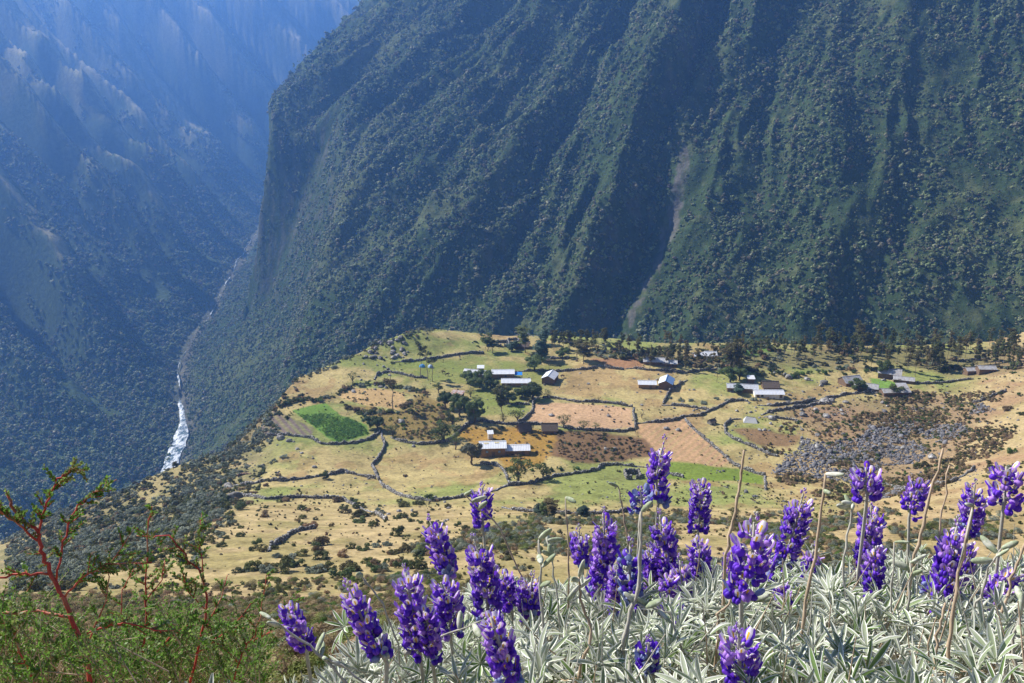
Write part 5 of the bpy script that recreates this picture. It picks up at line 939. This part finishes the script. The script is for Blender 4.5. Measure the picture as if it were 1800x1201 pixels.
def spike_mesh(top, bot, wid, seed, style):
    """flower spike along bot->top (local coordinates); wid = overall width"""
    rs = np.random.RandomState(seed); mb = MB(); pts = axis_pts(bot, top, rs); L = np.linalg.norm(np.array(top) - np.array(bot)); fs = .0132 * (wid / .05) ** .5; step = fs * .76; n = max(3, int(L / step)); up0 = (np.array(top) - np.array(bot)) / L
    for k in range(n):
        t = (k + .5) / n; p = np.array(pts[int(t * 24)]); up = up0; e1 = np.cross(up, [0.3, .2, .93]); e1 /= np.linalg.norm(e1); e2 = np.cross(up, e1); m = 6 if t < .85 else 4
        for j in range(m):
            a = 2 * math.pi * (j + .5 * (k % 2) + rs.uniform(-.25, .25)) / m; o = e1 * math.cos(a) + e2 * math.sin(a); prof = min(1, (1 - t) * 3.2 + .25)
            if style == 'bud': st = 0
            elif style == 'faded': st = 2 if t < .8 else 0
            elif style == 'full': st = 2 if t < .06 else 1
            else: st = 0 if t > .88 else (2 if t < .14 and rs.rand() < .7 else 1)
            if rs.rand() < .20 + .22 * (t < .2) + .14 * math.sin(k * 1.7 + seed): continue
            s = fs * (1 if st else .62) * (.6 + .4 * prof) * rs.uniform(.85, 1.15); rad = max(0, wid / 2 - 1.0 * s) * prof * rs.uniform(.7, 1.1) * (1 if st else .45); b = p + o * rad + up * rs.normal(0, .002)
            if rad > .004: mb.tube([tuple(p), tuple(b)], .0007, 3, 7, False)
            floret(mb, b, o, up, s, st, rs, t)
    if style in ('normal', 'bud', 'faded'):
        for k in range(16): a = rs.uniform(0, 6.28); o = e1 * math.cos(a) + e2 * math.sin(a); q = rs.rand(); floret(mb, np.array(top) + up * q * .012 + o * .003 * (1 - q), o, up, fs * .5 * (1.1 - .5 * q), 0, rs)
    if style == 'bud': mb.M = [8 if m == 2 or m == 6 else m for m in mb.M]
    return mb, pts
# palmate leaf variants
def leaflet(L, W, fold, droop, rs):
    st = 6; V = []; Q = []; MI = []
    for j in range(st + 1):
        t = j / st; w_ = W * (math.sin(math.pi * min(1, t * .92 + .04)) ** .75) * (.65 + .5 * t) ; x = L * t; zc = -droop * L * t * t
        for u in (-1, -.66, 0, .66, 1): V.append((x, u * w_, zc + abs(u) * w_ * fold))
    for j in range(st):
        for i in range(4): a = j * 5 + i; Q.append((a, a + 1, a + 6, a + 5)); MI.append(1 if i in (0, 3) else 0)
    return np.array(V), np.array(Q), MI
def palm_leaf(seed):
    rs = np.random.RandomState(seed); Vs, Qs, M, o = [], [], [], 0; n = rs.randint(7, 10); el = rs.uniform(.15, 1.1)
    for i in range(n):
        a = 2 * math.pi * (i + rs.uniform(-.15, .15)) / n; V, Q, MI = leaflet(rs.uniform(.026, .042), rs.uniform(.0022, .0038), rs.uniform(.3, 1.2), rs.uniform(-.1, .45), rs); e = el + rs.normal(0, .18); c, s = math.cos(e), math.sin(e)
        x = V[:, 0] * c - V[:, 2] * s; z = V[:, 0] * s + V[:, 2] * c; V = np.stack([x * math.cos(a) - V[:, 1] * math.sin(a), x * math.sin(a) + V[:, 1] * math.cos(a), z], 1); Vs.append(V); Qs.append(Q + o); M += MI; o += len(V)
    mb = MB(); mb.tube([(0, 0, 0), (rs.normal(0, .006), rs.normal(0, .006), -.025), (rs.normal(0, .015), rs.normal(0, .015), -.05)], [.0009, .001, .0012], 4, 1, False); V = np.array(mb.V); Vs.append(V); Qs.append(np.array(mb.F) + o); M += [1] * len(mb.F)
    return np.concatenate(Vs), np.concatenate(Qs), np.array(M)
PL = [palm_leaf(700 + i) for i in range(12)]
def leaf_mass(pos, rs, sc=None):
    Vs, Qs, Ms, o = [], [], [], 0
    for i, p in enumerate(pos):
        V, Q, M = PL[rs.randint(12)]; s = (sc[i] if sc is not None else 1) * rs.uniform(.75, 1.2); R_ = np.array(Euler((rs.normal(0, .45), rs.normal(0, .45) , rs.uniform(0, 6.28))).to_matrix()); Vs.append(V @ R_.T * s + np.array(p)); Qs.append(Q + o); Ms.append(np.where(M == 0, 2, M) if rs.rand() < .22 else M); o += len(V)
    return np.concatenate(Vs), np.concatenate(Qs), np.concatenate(Ms)
def canopy_z(x, y): return CAMZ - (.665 + .47 * (y - .82)) - .10 * (1 - ss(-.3, .35, x)) + .05 * float(vn(x * 5, y * 5, 3)) + .03 * float(vn(x * 13, y * 13, 2)) - .02
def ground_z(x, y): return float(H([x], [y])[0])
SPK = [  # top, bottom, width in px, style, label
 (1168, 775, 1157, 885, 44, 'normal', 'tallest lupine spike, dense violet with white tip, before the ploughed field'), (847, 857, 850, 930, 40, 'normal', 'short violet lupine spike standing alone before the curved wall'), (756, 916, 790, 1015, 46, 'normal', 'leaning lupine with white-yellow head and gap below it'),
 (833, 948, 858, 1090, 58, 'normal', 'big lupine spike with woolly silver tip left of centre'), (862, 1085, 895, 1201, 58, 'full', 'dark purple lupine spike running to the bottom edge'), (713, 1008, 738, 1150, 58, 'normal', 'broad lupine spike beside its pale headed neighbour'), (775, 1024, 792, 1122, 56, 'full', 'lupine spike with large white and yellow head blossoms'),
 (613, 1032, 680, 1165, 50, 'normal', 'silver tipped lupine leaning to the upper left'), (503, 1068, 538, 1140, 46, 'full', 'leftmost lupine spike, apart from all others'), (1018, 932, 1024, 996, 36, 'normal', 'narrow violet lupine spike left of the double one'), (1060, 902, 1052, 1045, 48, 'normal', 'long violet lupine spike right of the narrow one'),
 (1108, 955, 1112, 1068, 50, 'faded', 'half faded lilac lupine spike in the crowd'), (1160, 906, 1186, 1052, 48, 'normal', 'violet lupine spike directly below the tallest one'), (1230, 850, 1227, 938, 42, 'normal', 'deep violet lupine spike with woolly tip'), (1223, 945, 1231, 1032, 44, 'full', 'pinkish violet lupine spike under the deep violet one'),
 (1326, 918, 1303, 1045, 76, 'normal', 'widest lupine spike, magenta tinged and crowded'), (1412, 868, 1374, 998, 50, 'normal', 'tapering lupine spike with a long green white bud tip'), (1522, 822, 1523, 884, 56, 'full', 'magenta topped lupine spike against the rubble field'), (1532, 885, 1520, 1030, 50, 'normal', 'slim violet lupine spike under the magenta one'),
 (1620, 843, 1598, 910, 44, 'full', 'small lupine spike with drooping faded lower flowers'), (1714, 852, 1703, 938, 46, 'normal', 'violet lupine spike with silvery cap near the frame edge'), (1769, 820, 1764, 892, 60, 'full', 'rounded lupine head with white top, farthest along'), (1684, 918, 1660, 1080, 54, 'normal', 'tall lupine spike with lilac tip crossed by a dry stalk'),
 (1784, 1005, 1735, 1075, 46, 'full', 'dark lupine spike lying low at the frame edge'), (1170, 1008, 1170, 1088, 40, 'full', 'open low lupine spike with yellow eyed flowers'), (1140, 1130, 1137, 1180, 46, 'faded', 'faded lilac blue lupine head low in the leaves'), (1298, 1112, 1298, 1201, 74, 'normal', 'big lupine spike cut by the bottom edge'), (936, 1015, 934, 1082, 38, 'normal', 'small pinkish lupine spike left of the pod stalk'),
 (1125, 862, 1126, 898, 48, 'faded', 'withered blue white lupine head on a woolly stem'), (1372, 1028, 1385, 1078, 34, 'full', 'scant lupine with few violet flowers'), (1195, 1060, 1205, 1110, 30, 'faded', 'withered lupine remnant among silver leaves'), (884, 1010, 900, 1070, 40, 'full', 'dark lupine spike tucked behind the big one'), (1415, 1015, 1410, 1050, 34, 'faded', 'withered small lupine with blue petals'), (1335, 1010, 1350, 1060, 44, 'faded', 'blue faded lupine base beside the widest spike'),
 (1100, 962, 1103, 1015, 22, 'bud', 'pale green bud spike among violet ones'), (1176, 998, 1176, 1034, 20, 'bud', 'small pale green bud spike above yellow eyed flowers'), (1506, 1028, 1506, 1060, 20, 'bud', 'pale bud spike rising from leaves below the slim spike'), (1107, 1150, 1107, 1180, 22, 'bud', 'low pale bud spike near the bottom edge'), (1709, 1090, 1709, 1124, 20, 'bud', 'pale bud spike in the leaves near the frame edge'), (1523, 1137, 1523, 1165, 22, 'bud', 'tiny pale bud spike low in the leaves'),
 (1640, 1010, 1632, 1045, 34, 'faded', 'withered lupine with blue petals and pale pods'), (1345, 945, 1338, 985, 36, 'full', 'violet blossoms peeking behind the widest spike'), (1245, 1020, 1240, 1060, 34, 'full', 'low violet lupine spike behind the pinkish one'), (1085, 1000, 1080, 1075, 42, 'normal', 'violet lupine spike in the thick of the centre crowd'), (1140, 965, 1150, 1050, 40, 'normal', 'violet lupine spike between the lilac one and the tall column'),
 (1285, 975, 1280, 1050, 44, 'full', 'dark lupine spike on the near side of the widest spike'), (1345, 965, 1342, 1040, 46, 'full', 'blue violet lupine spike on the far side of the widest spike'), (918, 1025, 925, 1090, 34, 'normal', 'small violet lupine spike between two pink tinged ones'), (1195, 985, 1205, 1060, 38, 'normal', 'slender violet lupine spike beside the yellow eyed one'),
 (1540, 960, 1535, 1050, 40, 'full', 'lower violet lupine spike leaning on the slim one'), (1700, 955, 1690, 1030, 42, 'full', 'violet lupine spike between the capped one and the lilac tipped one'), (1430, 965, 1420, 1025, 34, 'normal', 'thin violet lupine spike under the tapering one'), (745, 1075, 760, 1160, 42, 'full', 'low dark lupine spike between the two broad ones')]
def pod(mb, c, dirv, s, rs, m=0):
    d = np.array(dirv, float); d /= np.linalg.norm(d); a = np.cross(d, rs.normal(size=3)); a /= np.linalg.norm(a); b = np.cross(d, a); put(mb, SPH, np.stack([a * .0024 * s, b * .0039 * s, d * .0112 * s], 1), np.array(c) + d * .0108 * s, m); mb.tube([tuple(c), tuple(np.array(c) + d * .004)], .0009, 4, 1, False)
def lupine(i, x0, y0, x1, y1, w_, style, label):
    rs = np.random.RandomState(900 + i); d = 1.0 if w_ > 70 else min(2.0, max(1.05, 82 / max(w_, 40))); d = min(d, float(np.interp(y1, [985, 1201], [1.85, 1.0])) * .95); d *= rs.uniform(.96, 1.03)
    top, bot = at(x0, y0, d), at(x1, y1, d * rs.uniform(.99, 1.03)); wid = w_ / F * d * .9; gx, gy = bot.x + rs.normal(.03, .04), bot.y + rs.normal(.0, .03); gz = ground_z(gx, gy); base = Vector((gx, gy, gz)); e = empty('lupine_plant', base); tag(e, label, 'flower')
    lt, lb = np.array(top - base), np.array(bot - base); mb, pts = spike_mesh(lt, lb, wid, 900 + i, style); mb.build('flower_spike', M_fl, e, smooth=True)
    m = MB(); q = [np.array((0, 0, -.03)), lb * .35 + rs.normal(0, .015, 3), lb * .7 + rs.normal(0, .012, 3), lb] + [p for p in pts[4::4]]; n = len(q); m.tube([tuple(p) for p in q], [.0034 - .0022 * k / n for k in range(n)], 6); m.build('stem', M_silst, e, smooth=True)
    cz = canopy_z(gx, gy); nl = 9; pos = [(rs.normal(0, .07), rs.normal(0, .06), min(cz - gz, lb[2]) - rs.uniform(.01, .22)) for _ in range(nl)]; V, Q, M = leaf_mass(pos, rs); link('foliage', mesh_np('foliage', V, Q, None, [M_lin, M_led, M_lig], M, smooth=True), e)
    if style == 'faded' or rs.rand() < .35:
        m = MB()
        for k in range(rs.randint(3, 7)): t = rs.uniform(.62, .98); pod(m, lb * t, rs.normal(0, 1, 3) * np.array([1, 1, .4]) + np.array([0, 0, .7]), rs.uniform(.9, 1.3), rs)
        m.build('pod_cluster', [M_pod, M_silst], e, smooth=True)
for i, s in enumerate(SPK): lupine(i, *s)
def foliage():
    rs = np.random.RandomState(77); pos = []
    while len(pos) < 3000:
        y = rs.uniform(.45, 2.15); x = rs.uniform(-.45, 1.5); d = y / math.cos(PITCH) * 1.0; z = canopy_z(x, y) + .015 - abs(rs.normal(0, .08)); px, py, _ = proj(x, y, z)
        lim = np.interp(px, [480, 600, 680, 760, 860, 960, 1100, 1250, 1800, 2100], [1260, 1190, 1135, 1085, 1055, 1045, 1035, 1020, 1010, 1000]) + 14 * math.sin(px / 37)
        if py < lim - 12 or px > 1960 or py > 1420: continue
        pos.append((x, y, z))
    V, Q, M = leaf_mass(pos, rs); tag(link('lupine_foliage', mesh_np('lupine_foliage', V, Q, None, [M_lin, M_led, M_lig], M, smooth=True)), 'bed of silver haired lupine leaves below the flower spikes', 'foliage', kind='stuff')
foliage()
def dry_stems():
    rs = np.random.RandomState(78); mb = MB(); n = 0
    while n < 420:
        y = rs.uniform(.5, 2.0); x = rs.uniform(-.35, 1.4); z = canopy_z(x, y); px, py, _ = proj(x, y, z); lim = np.interp(px, [480, 600, 680, 760, 860, 960, 1100, 1250, 1800, 2100], [1260, 1190, 1135, 1085, 1055, 1045, 1035, 1020, 1010, 1000])
        if py < lim + 5 or px > 1950: continue
        a = np.array((x, y, z - rs.uniform(.02, .12))); b = a + np.array((rs.normal(0, .04), rs.normal(0, .03), rs.uniform(.03, .15))); mb.tube([tuple(a), tuple((a + b) / 2 + rs.normal(0, .006, 3)), tuple(b)], [.0011, .001, .0005], 4, int(rs.rand() < .5), False); n += 1
    tag(mb.build('dry_grass', [M_dryst, M_silst]), 'thin dry stems poking up among the silver leaves', 'dry stems', kind='stuff')
dry_stems()
STK = [  # polyline px, depth, radius, pods, material, label
 ([(956, 1195), (953, 1080), (947, 949)], 1.15, .0021, 4, 1, 'dry stalk with a trio of pods at its tip'), ([(1001, 1013), (998, 950), (994, 874)], 1.5, .0017, 1, 0, 'bare tan stalk before the lowest wall trees'), ([(1108, 965), (1096, 905), (1087, 856)], 1.5, .0016, 1, 0, 'bent tan stalk left of the withered head'), ([(1275, 975), (1292, 900), (1302, 840), (1308, 791)], 1.25, .0024, 0, 0, 'thick tan stalk against the tan meadow'),
 ([(1095, 1126), (1122, 1035), (1127, 900)], 1.1, .0030, 1, 1, 'thick woolly stalk carrying the withered head'), ([(1609, 975), (1632, 885), (1658, 788)], 1.25, .0025, 0, 0, 'tallest tan stalk right of the magenta spike'), ([(1647, 975), (1655, 900), (1669, 818)], 1.4, .0018, 0, 0, 'thin tan stalk just behind the tallest stalk'), ([(1410, 1107), (1432, 980), (1451, 833)], 1.15, .0024, 2, 0, 'long tan stalk leaning beside the tapering spike'),
 ([(1665, 1163), (1680, 1040), (1711, 889)], 1.05, .0026, 1, 0, 'pinkish tan stalk crossing the tall lilac tipped spike'), ([(1763, 1080), (1778, 1020), (1802, 955)], 1.2, .0024, 1, 0, 'tan stalk at the frame edge'), ([(1583, 1201), (1566, 1080), (1572, 953)], 1.2, .0016, 1, 1, 'thin bowed stalk rising from the leaf bed'), ([(700, 1134), (672, 1060), (637, 1014)], 1.25, .0017, 1, 1, 'crooked bare stalk by the silver tipped lupine'),
 ([(620, 1215), (560, 1150), (477, 1088)], 1.1, .0021, 2, 1, 'low stalk stretching to a round pod at the far left'), ([(660, 1215), (600, 1170), (555, 1150)], 1.1, .0017, 7, 1, 'drooping stalk with a row of grey pods'), ([(1490, 1090), (1480, 1000), (1497, 900), (1500, 885)], 1.3, .0020, 5, 1, 'silver stalk with long pods left of the slim spike'), ([(1595, 1120), (1597, 1040), (1600, 990)], 1.2, .0022, 6, 1, 'woolly stalk with fat pale pods beside blue petals'),
 ([(1262, 1130), (1262, 1080), (1290, 1050), (1330, 1055)], 1.15, .0020, 3, 0, 'curved tan stalk over the leaves with green pods'), ([(1010, 1201), (1040, 1120), (1020, 1050), (1018, 1015)], 1.1, .0020, 6, 0, 'tan stalk with several fat pods among leaves'), ([(905, 1201), (960, 1110), (880, 930), (817, 870)], 1.45, .0016, 3, 0, 'long thin dark stalk crossing behind the big spike'), ([(1720, 1060), (1735, 1000), (1760, 965)], 1.15, .0020, 6, 1, 'pod laden branch right of the lilac tipped spike'),
 ([(985, 1100), (975, 1010), (962, 950)], 1.3, .0015, 4, 1, 'slender stalk with pods beside the trio pod stalk'), ([(1205, 1165), (1180, 1080), (1120, 1060)], 1.1, .0018, 5, 1, 'short stalk with flat green pods in the middle'), ([(1790, 1201), (1780, 1120), (1800, 1060)], 1.0, .0022, 5, 1, 'stalk with grey pods at the bottom corner'), ([(1640, 1201), (1650, 1120), (1662, 1060)], 1.0, .0020, 0, 0, 'short tan stalk low in the leaf bed'), ([(740, 1201), (772, 1120), (850, 1090)], 1.2, .0016, 4, 1, 'arching stalk with pods under the broad spike')]
for i, (pl, d, r, npod, mm, lb) in enumerate(STK):
    rs = np.random.RandomState(40 + i); pts = [at(x, y, d) for x, y in pl]; g = pts[0] + Vector((rs.normal(0, .03), rs.normal(0, .03), 0)); g.z = ground_z(g.x, g.y); e = empty('seed_stalk', g); tag(e, lb, 'stalk')
    q = [Vector((0, 0, -.03)), (pts[0] - g) * .5 + Vector((0.01, 0, 0))] + [p - g for p in pts]; f = []
    for a, b in zip(q[:-1], q[1:]):
        for k in range(5): f.append(a.lerp(b, k / 5) + Vector(rs.normal(0, .0012, 3)))
    f.append(q[-1]); m = MB(); m.tube(f, [r * (1.15 - .55 * k / len(f)) * (1.25 if k % 2 else .9) for k in range(len(f))], 6); m.build('stem', M_dryst if mm == 0 else M_silst, e, smooth=True)
    if npod:
        m = MB(); m.tube([tuple(f[-5]), tuple(f[-3]), tuple(f[-1])], r * .5, 4, 1)
        for k in range(min(npod, 4)): c = f[-1 - (k % 4)]; pod(m, c, rs.normal(0, 1, 3) * np.array([1, .7, .5]) + np.array([0, 0, .5]), rs.uniform(.95, 1.35), rs)
        m.build('pod_cluster', [M_pod, M_silst], e, smooth=True)
# ---- red stemmed shrubs
M_red = mat('red_stem', (.45, .065, .05), rough=.6, var=.3, scale=30, c2=(.40, .20, .12), c2scale=12, c2lo=.5, c2hi=.62); M_shl = mat('small_green_leaf', (.13, .26, .04), rough=.5, var=.35, scale=25, trans=.5, spec=.4, c2=(.24, .32, .09), c2scale=18, c2lo=.52, c2hi=.62); M_shd = mat('grey_green_leaf', (.20, .24, .12), rough=.7, var=.3, scale=30, trans=.3)
def leafy(mb_l, a, b, rs, n, s):
    a, b = np.array(a), np.array(b); d = b - a; L = np.linalg.norm(d) + 1e-9; d /= L
    for i in range(n):
        t = (i + rs.rand()) / n; p = a + (b - a) * t; o = np.cross(d, rs.normal(size=3)); o /= np.linalg.norm(o) + 1e-9; o = o * .8 + d * .75; o /= np.linalg.norm(o); w_ = np.cross(o, rs.normal(size=3)); w_ /= np.linalg.norm(w_); l = s * rs.uniform(.7, 1.3); k = .34 * l
        mb_l.add([tuple(p), tuple(p + o * l * .45 + w_ * k), tuple(p + o * l), tuple(p + o * l * .45 - w_ * k)], [(0, 1, 2, 3)], 0 if rs.rand() < .85 else 1)
def shrub(label, stems, d0, seed, mass):
    rs = np.random.RandomState(seed); g = at(*stems[0][0][0], d0); gb = Vector((g.x, g.y, ground_z(g.x, g.y))); e = empty('red_stemmed_shrub', gb); tag(e, label, 'shrub'); br = MB(); lf = MB()
    for k, (pl, r0, r1) in enumerate(stems):
        dd = d0 + (rs.uniform(-.06, .06) if k else 0); r0 = r0 * (.72 if k or seed > 1 else 1)
        pts = [at(x, y, d0 if j == 0 else d0 + (dd - d0) * j / len(pl)) - gb for j, (x, y) in enumerate(pl)]
        if k == 0: pts = [Vector((0, 0, -.03))] + pts
        f = []
        for a, b in zip(pts[:-1], pts[1:]):
            for j in range(4): f.append(a.lerp(b, j / 4) + Vector(rs.normal(0, .0012, 3)))
        f.append(pts[-1]); n = len(f); br.tube(f, [r0 + (r1 - r0) * j / n for j in range(n)], 7)
        st = int(n * .45) if k == 0 else 2
        for j in range(st, n - 1):
            for _ in range(2 if r1 < .0015 or j > n * .4 else 1):
                if rs.rand() < (.8 if k == 0 and seed == 1 else .25): continue
                a = f[j].lerp(f[j + 1], rs.rand()); t = (f[j + 1] - f[j]).normalized(); o = t.cross(Vector(rs.normal(size=3))).normalized(); L = rs.uniform(.010, .030) * (1 if j < n * .8 else .6); b = a + (o * .8 + t * .7).normalized() * L
                br.tube([a, a.lerp(b, .5) + Vector((0, 0, -.001)), b], [.0009, .0007, .0004], 4, 0, False); leafy(lf, a, b, rs, int(8 + L * 900), .0048)
    for (x0, x1, y0, y1, n) in mass:
        for _ in range(n):
            x = rs.uniform(x0, x1); y = y0 + (y1 - y0) * rs.uniform(0, 1) ** .7; dd = d0 + rs.uniform(-.1, .35); a = at(x, y, dd) - gb; b = a + Vector((rs.normal(0, .022), rs.normal(0, .015), rs.uniform(.015, .07)))
            br.tube([a - (b - a) * .8, a, b], [.0009, .0008, .0004], 4, 1, False); leafy(lf, a - (b - a) * .3, b, rs, 40, .0052)
            if rs.rand() < .8:
                for _ in range(2): c = a.lerp(b, rs.rand()); c2 = c + Vector(rs.normal(0, .018, 3)) + Vector((0, 0, .012)); leafy(lf, c, c2, rs, 24, .005); br.tube([c, c2], .0004, 3, 1, False)
    br.build('branches', [M_red, M_dryst], e, smooth=True); lf.build('leaves', [M_shl, M_shd], e)
shrub('large shrub with thick red arching stem and tiny green leaves', [([(165, 1230), (147, 1130), (127, 1090), (113, 1054), (90, 1014), (77, 977), (68, 947), (67, 933), (43, 917), (20, 890), (13, 870)], .0036, .0016), ([(68, 935), (77, 903), (87, 867), (100, 843), (127, 825), (148, 827)], .0022, .0008), ([(66, 950), (33, 923), (0, 897), (-20, 885)], .0022, .001),
 ([(100, 1017), (110, 960), (120, 923), (140, 890), (167, 867), (205, 843)], .0020, .0008), ([(85, 1007), (43, 1007), (0, 1015), (-20, 1020)], .0022, .0012), ([(122, 1085), (67, 1075), (0, 1079), (-20, 1080)], .0028, .0016), ([(115, 1050), (143, 1017), (187, 990), (267, 989)], .0020, .0007), ([(145, 1117), (187, 1100), (217, 1095), (290, 1109)], .0022, .0007),
 ([(150, 1140), (185, 1060), (190, 1000), (235, 930)], .0015, .0005), ([(60, 1201), (30, 1130), (12, 1090)], .002, .0008)], 1.15, 1, [(-10, 90, 1080, 1215, 85), (60, 260, 1120, 1215, 60)])
shrub('bushier middle shrub with a straight reddish stem', [([(243, 1215), (247, 1164), (257, 1094), (257, 1027), (259, 940), (267, 890)], .0030, .0007), ([(250, 1150), (215, 1090), (215, 1040), (235, 1000)], .0016, .0005), ([(256, 1060), (285, 1020), (290, 985)], .0014, .0005), ([(250, 1180), (300, 1120), (330, 1100)], .0016, .0006)], 1.3, 2, [(190, 330, 1090, 1215, 120)])
shrub('shrub with a hooked red tip branch near the lupines', [([(330, 1215), (354, 1120), (366, 1054), (357, 1014), (324, 974), (297, 943), (240, 942)], .0032, .0009), ([(358, 1016), (352, 960), (352, 913)], .0014, .0005), ([(354, 1110), (385, 1060), (400, 1010)], .0014, .0005), ([(345, 1150), (400, 1110), (440, 1062)], .0015, .0006), ([(360, 1070), (330, 1040), (322, 1010)], .0012, .0005)], 1.4, 3, [(290, 430, 1100, 1215, 110)])
shrub('low thin twigged shrub at the foot of the leftmost lupine', [([(400, 1230), (420, 1160), (445, 1120), (460, 1080), (468, 1010)], .0018, .0006), ([(420, 1165), (380, 1130), (370, 1100)], .0012, .0005), ([(440, 1130), (480, 1110), (510, 1050)], .0012, .0005)], 1.35, 4, [(380, 470, 1150, 1215, 40)])
build_haze()
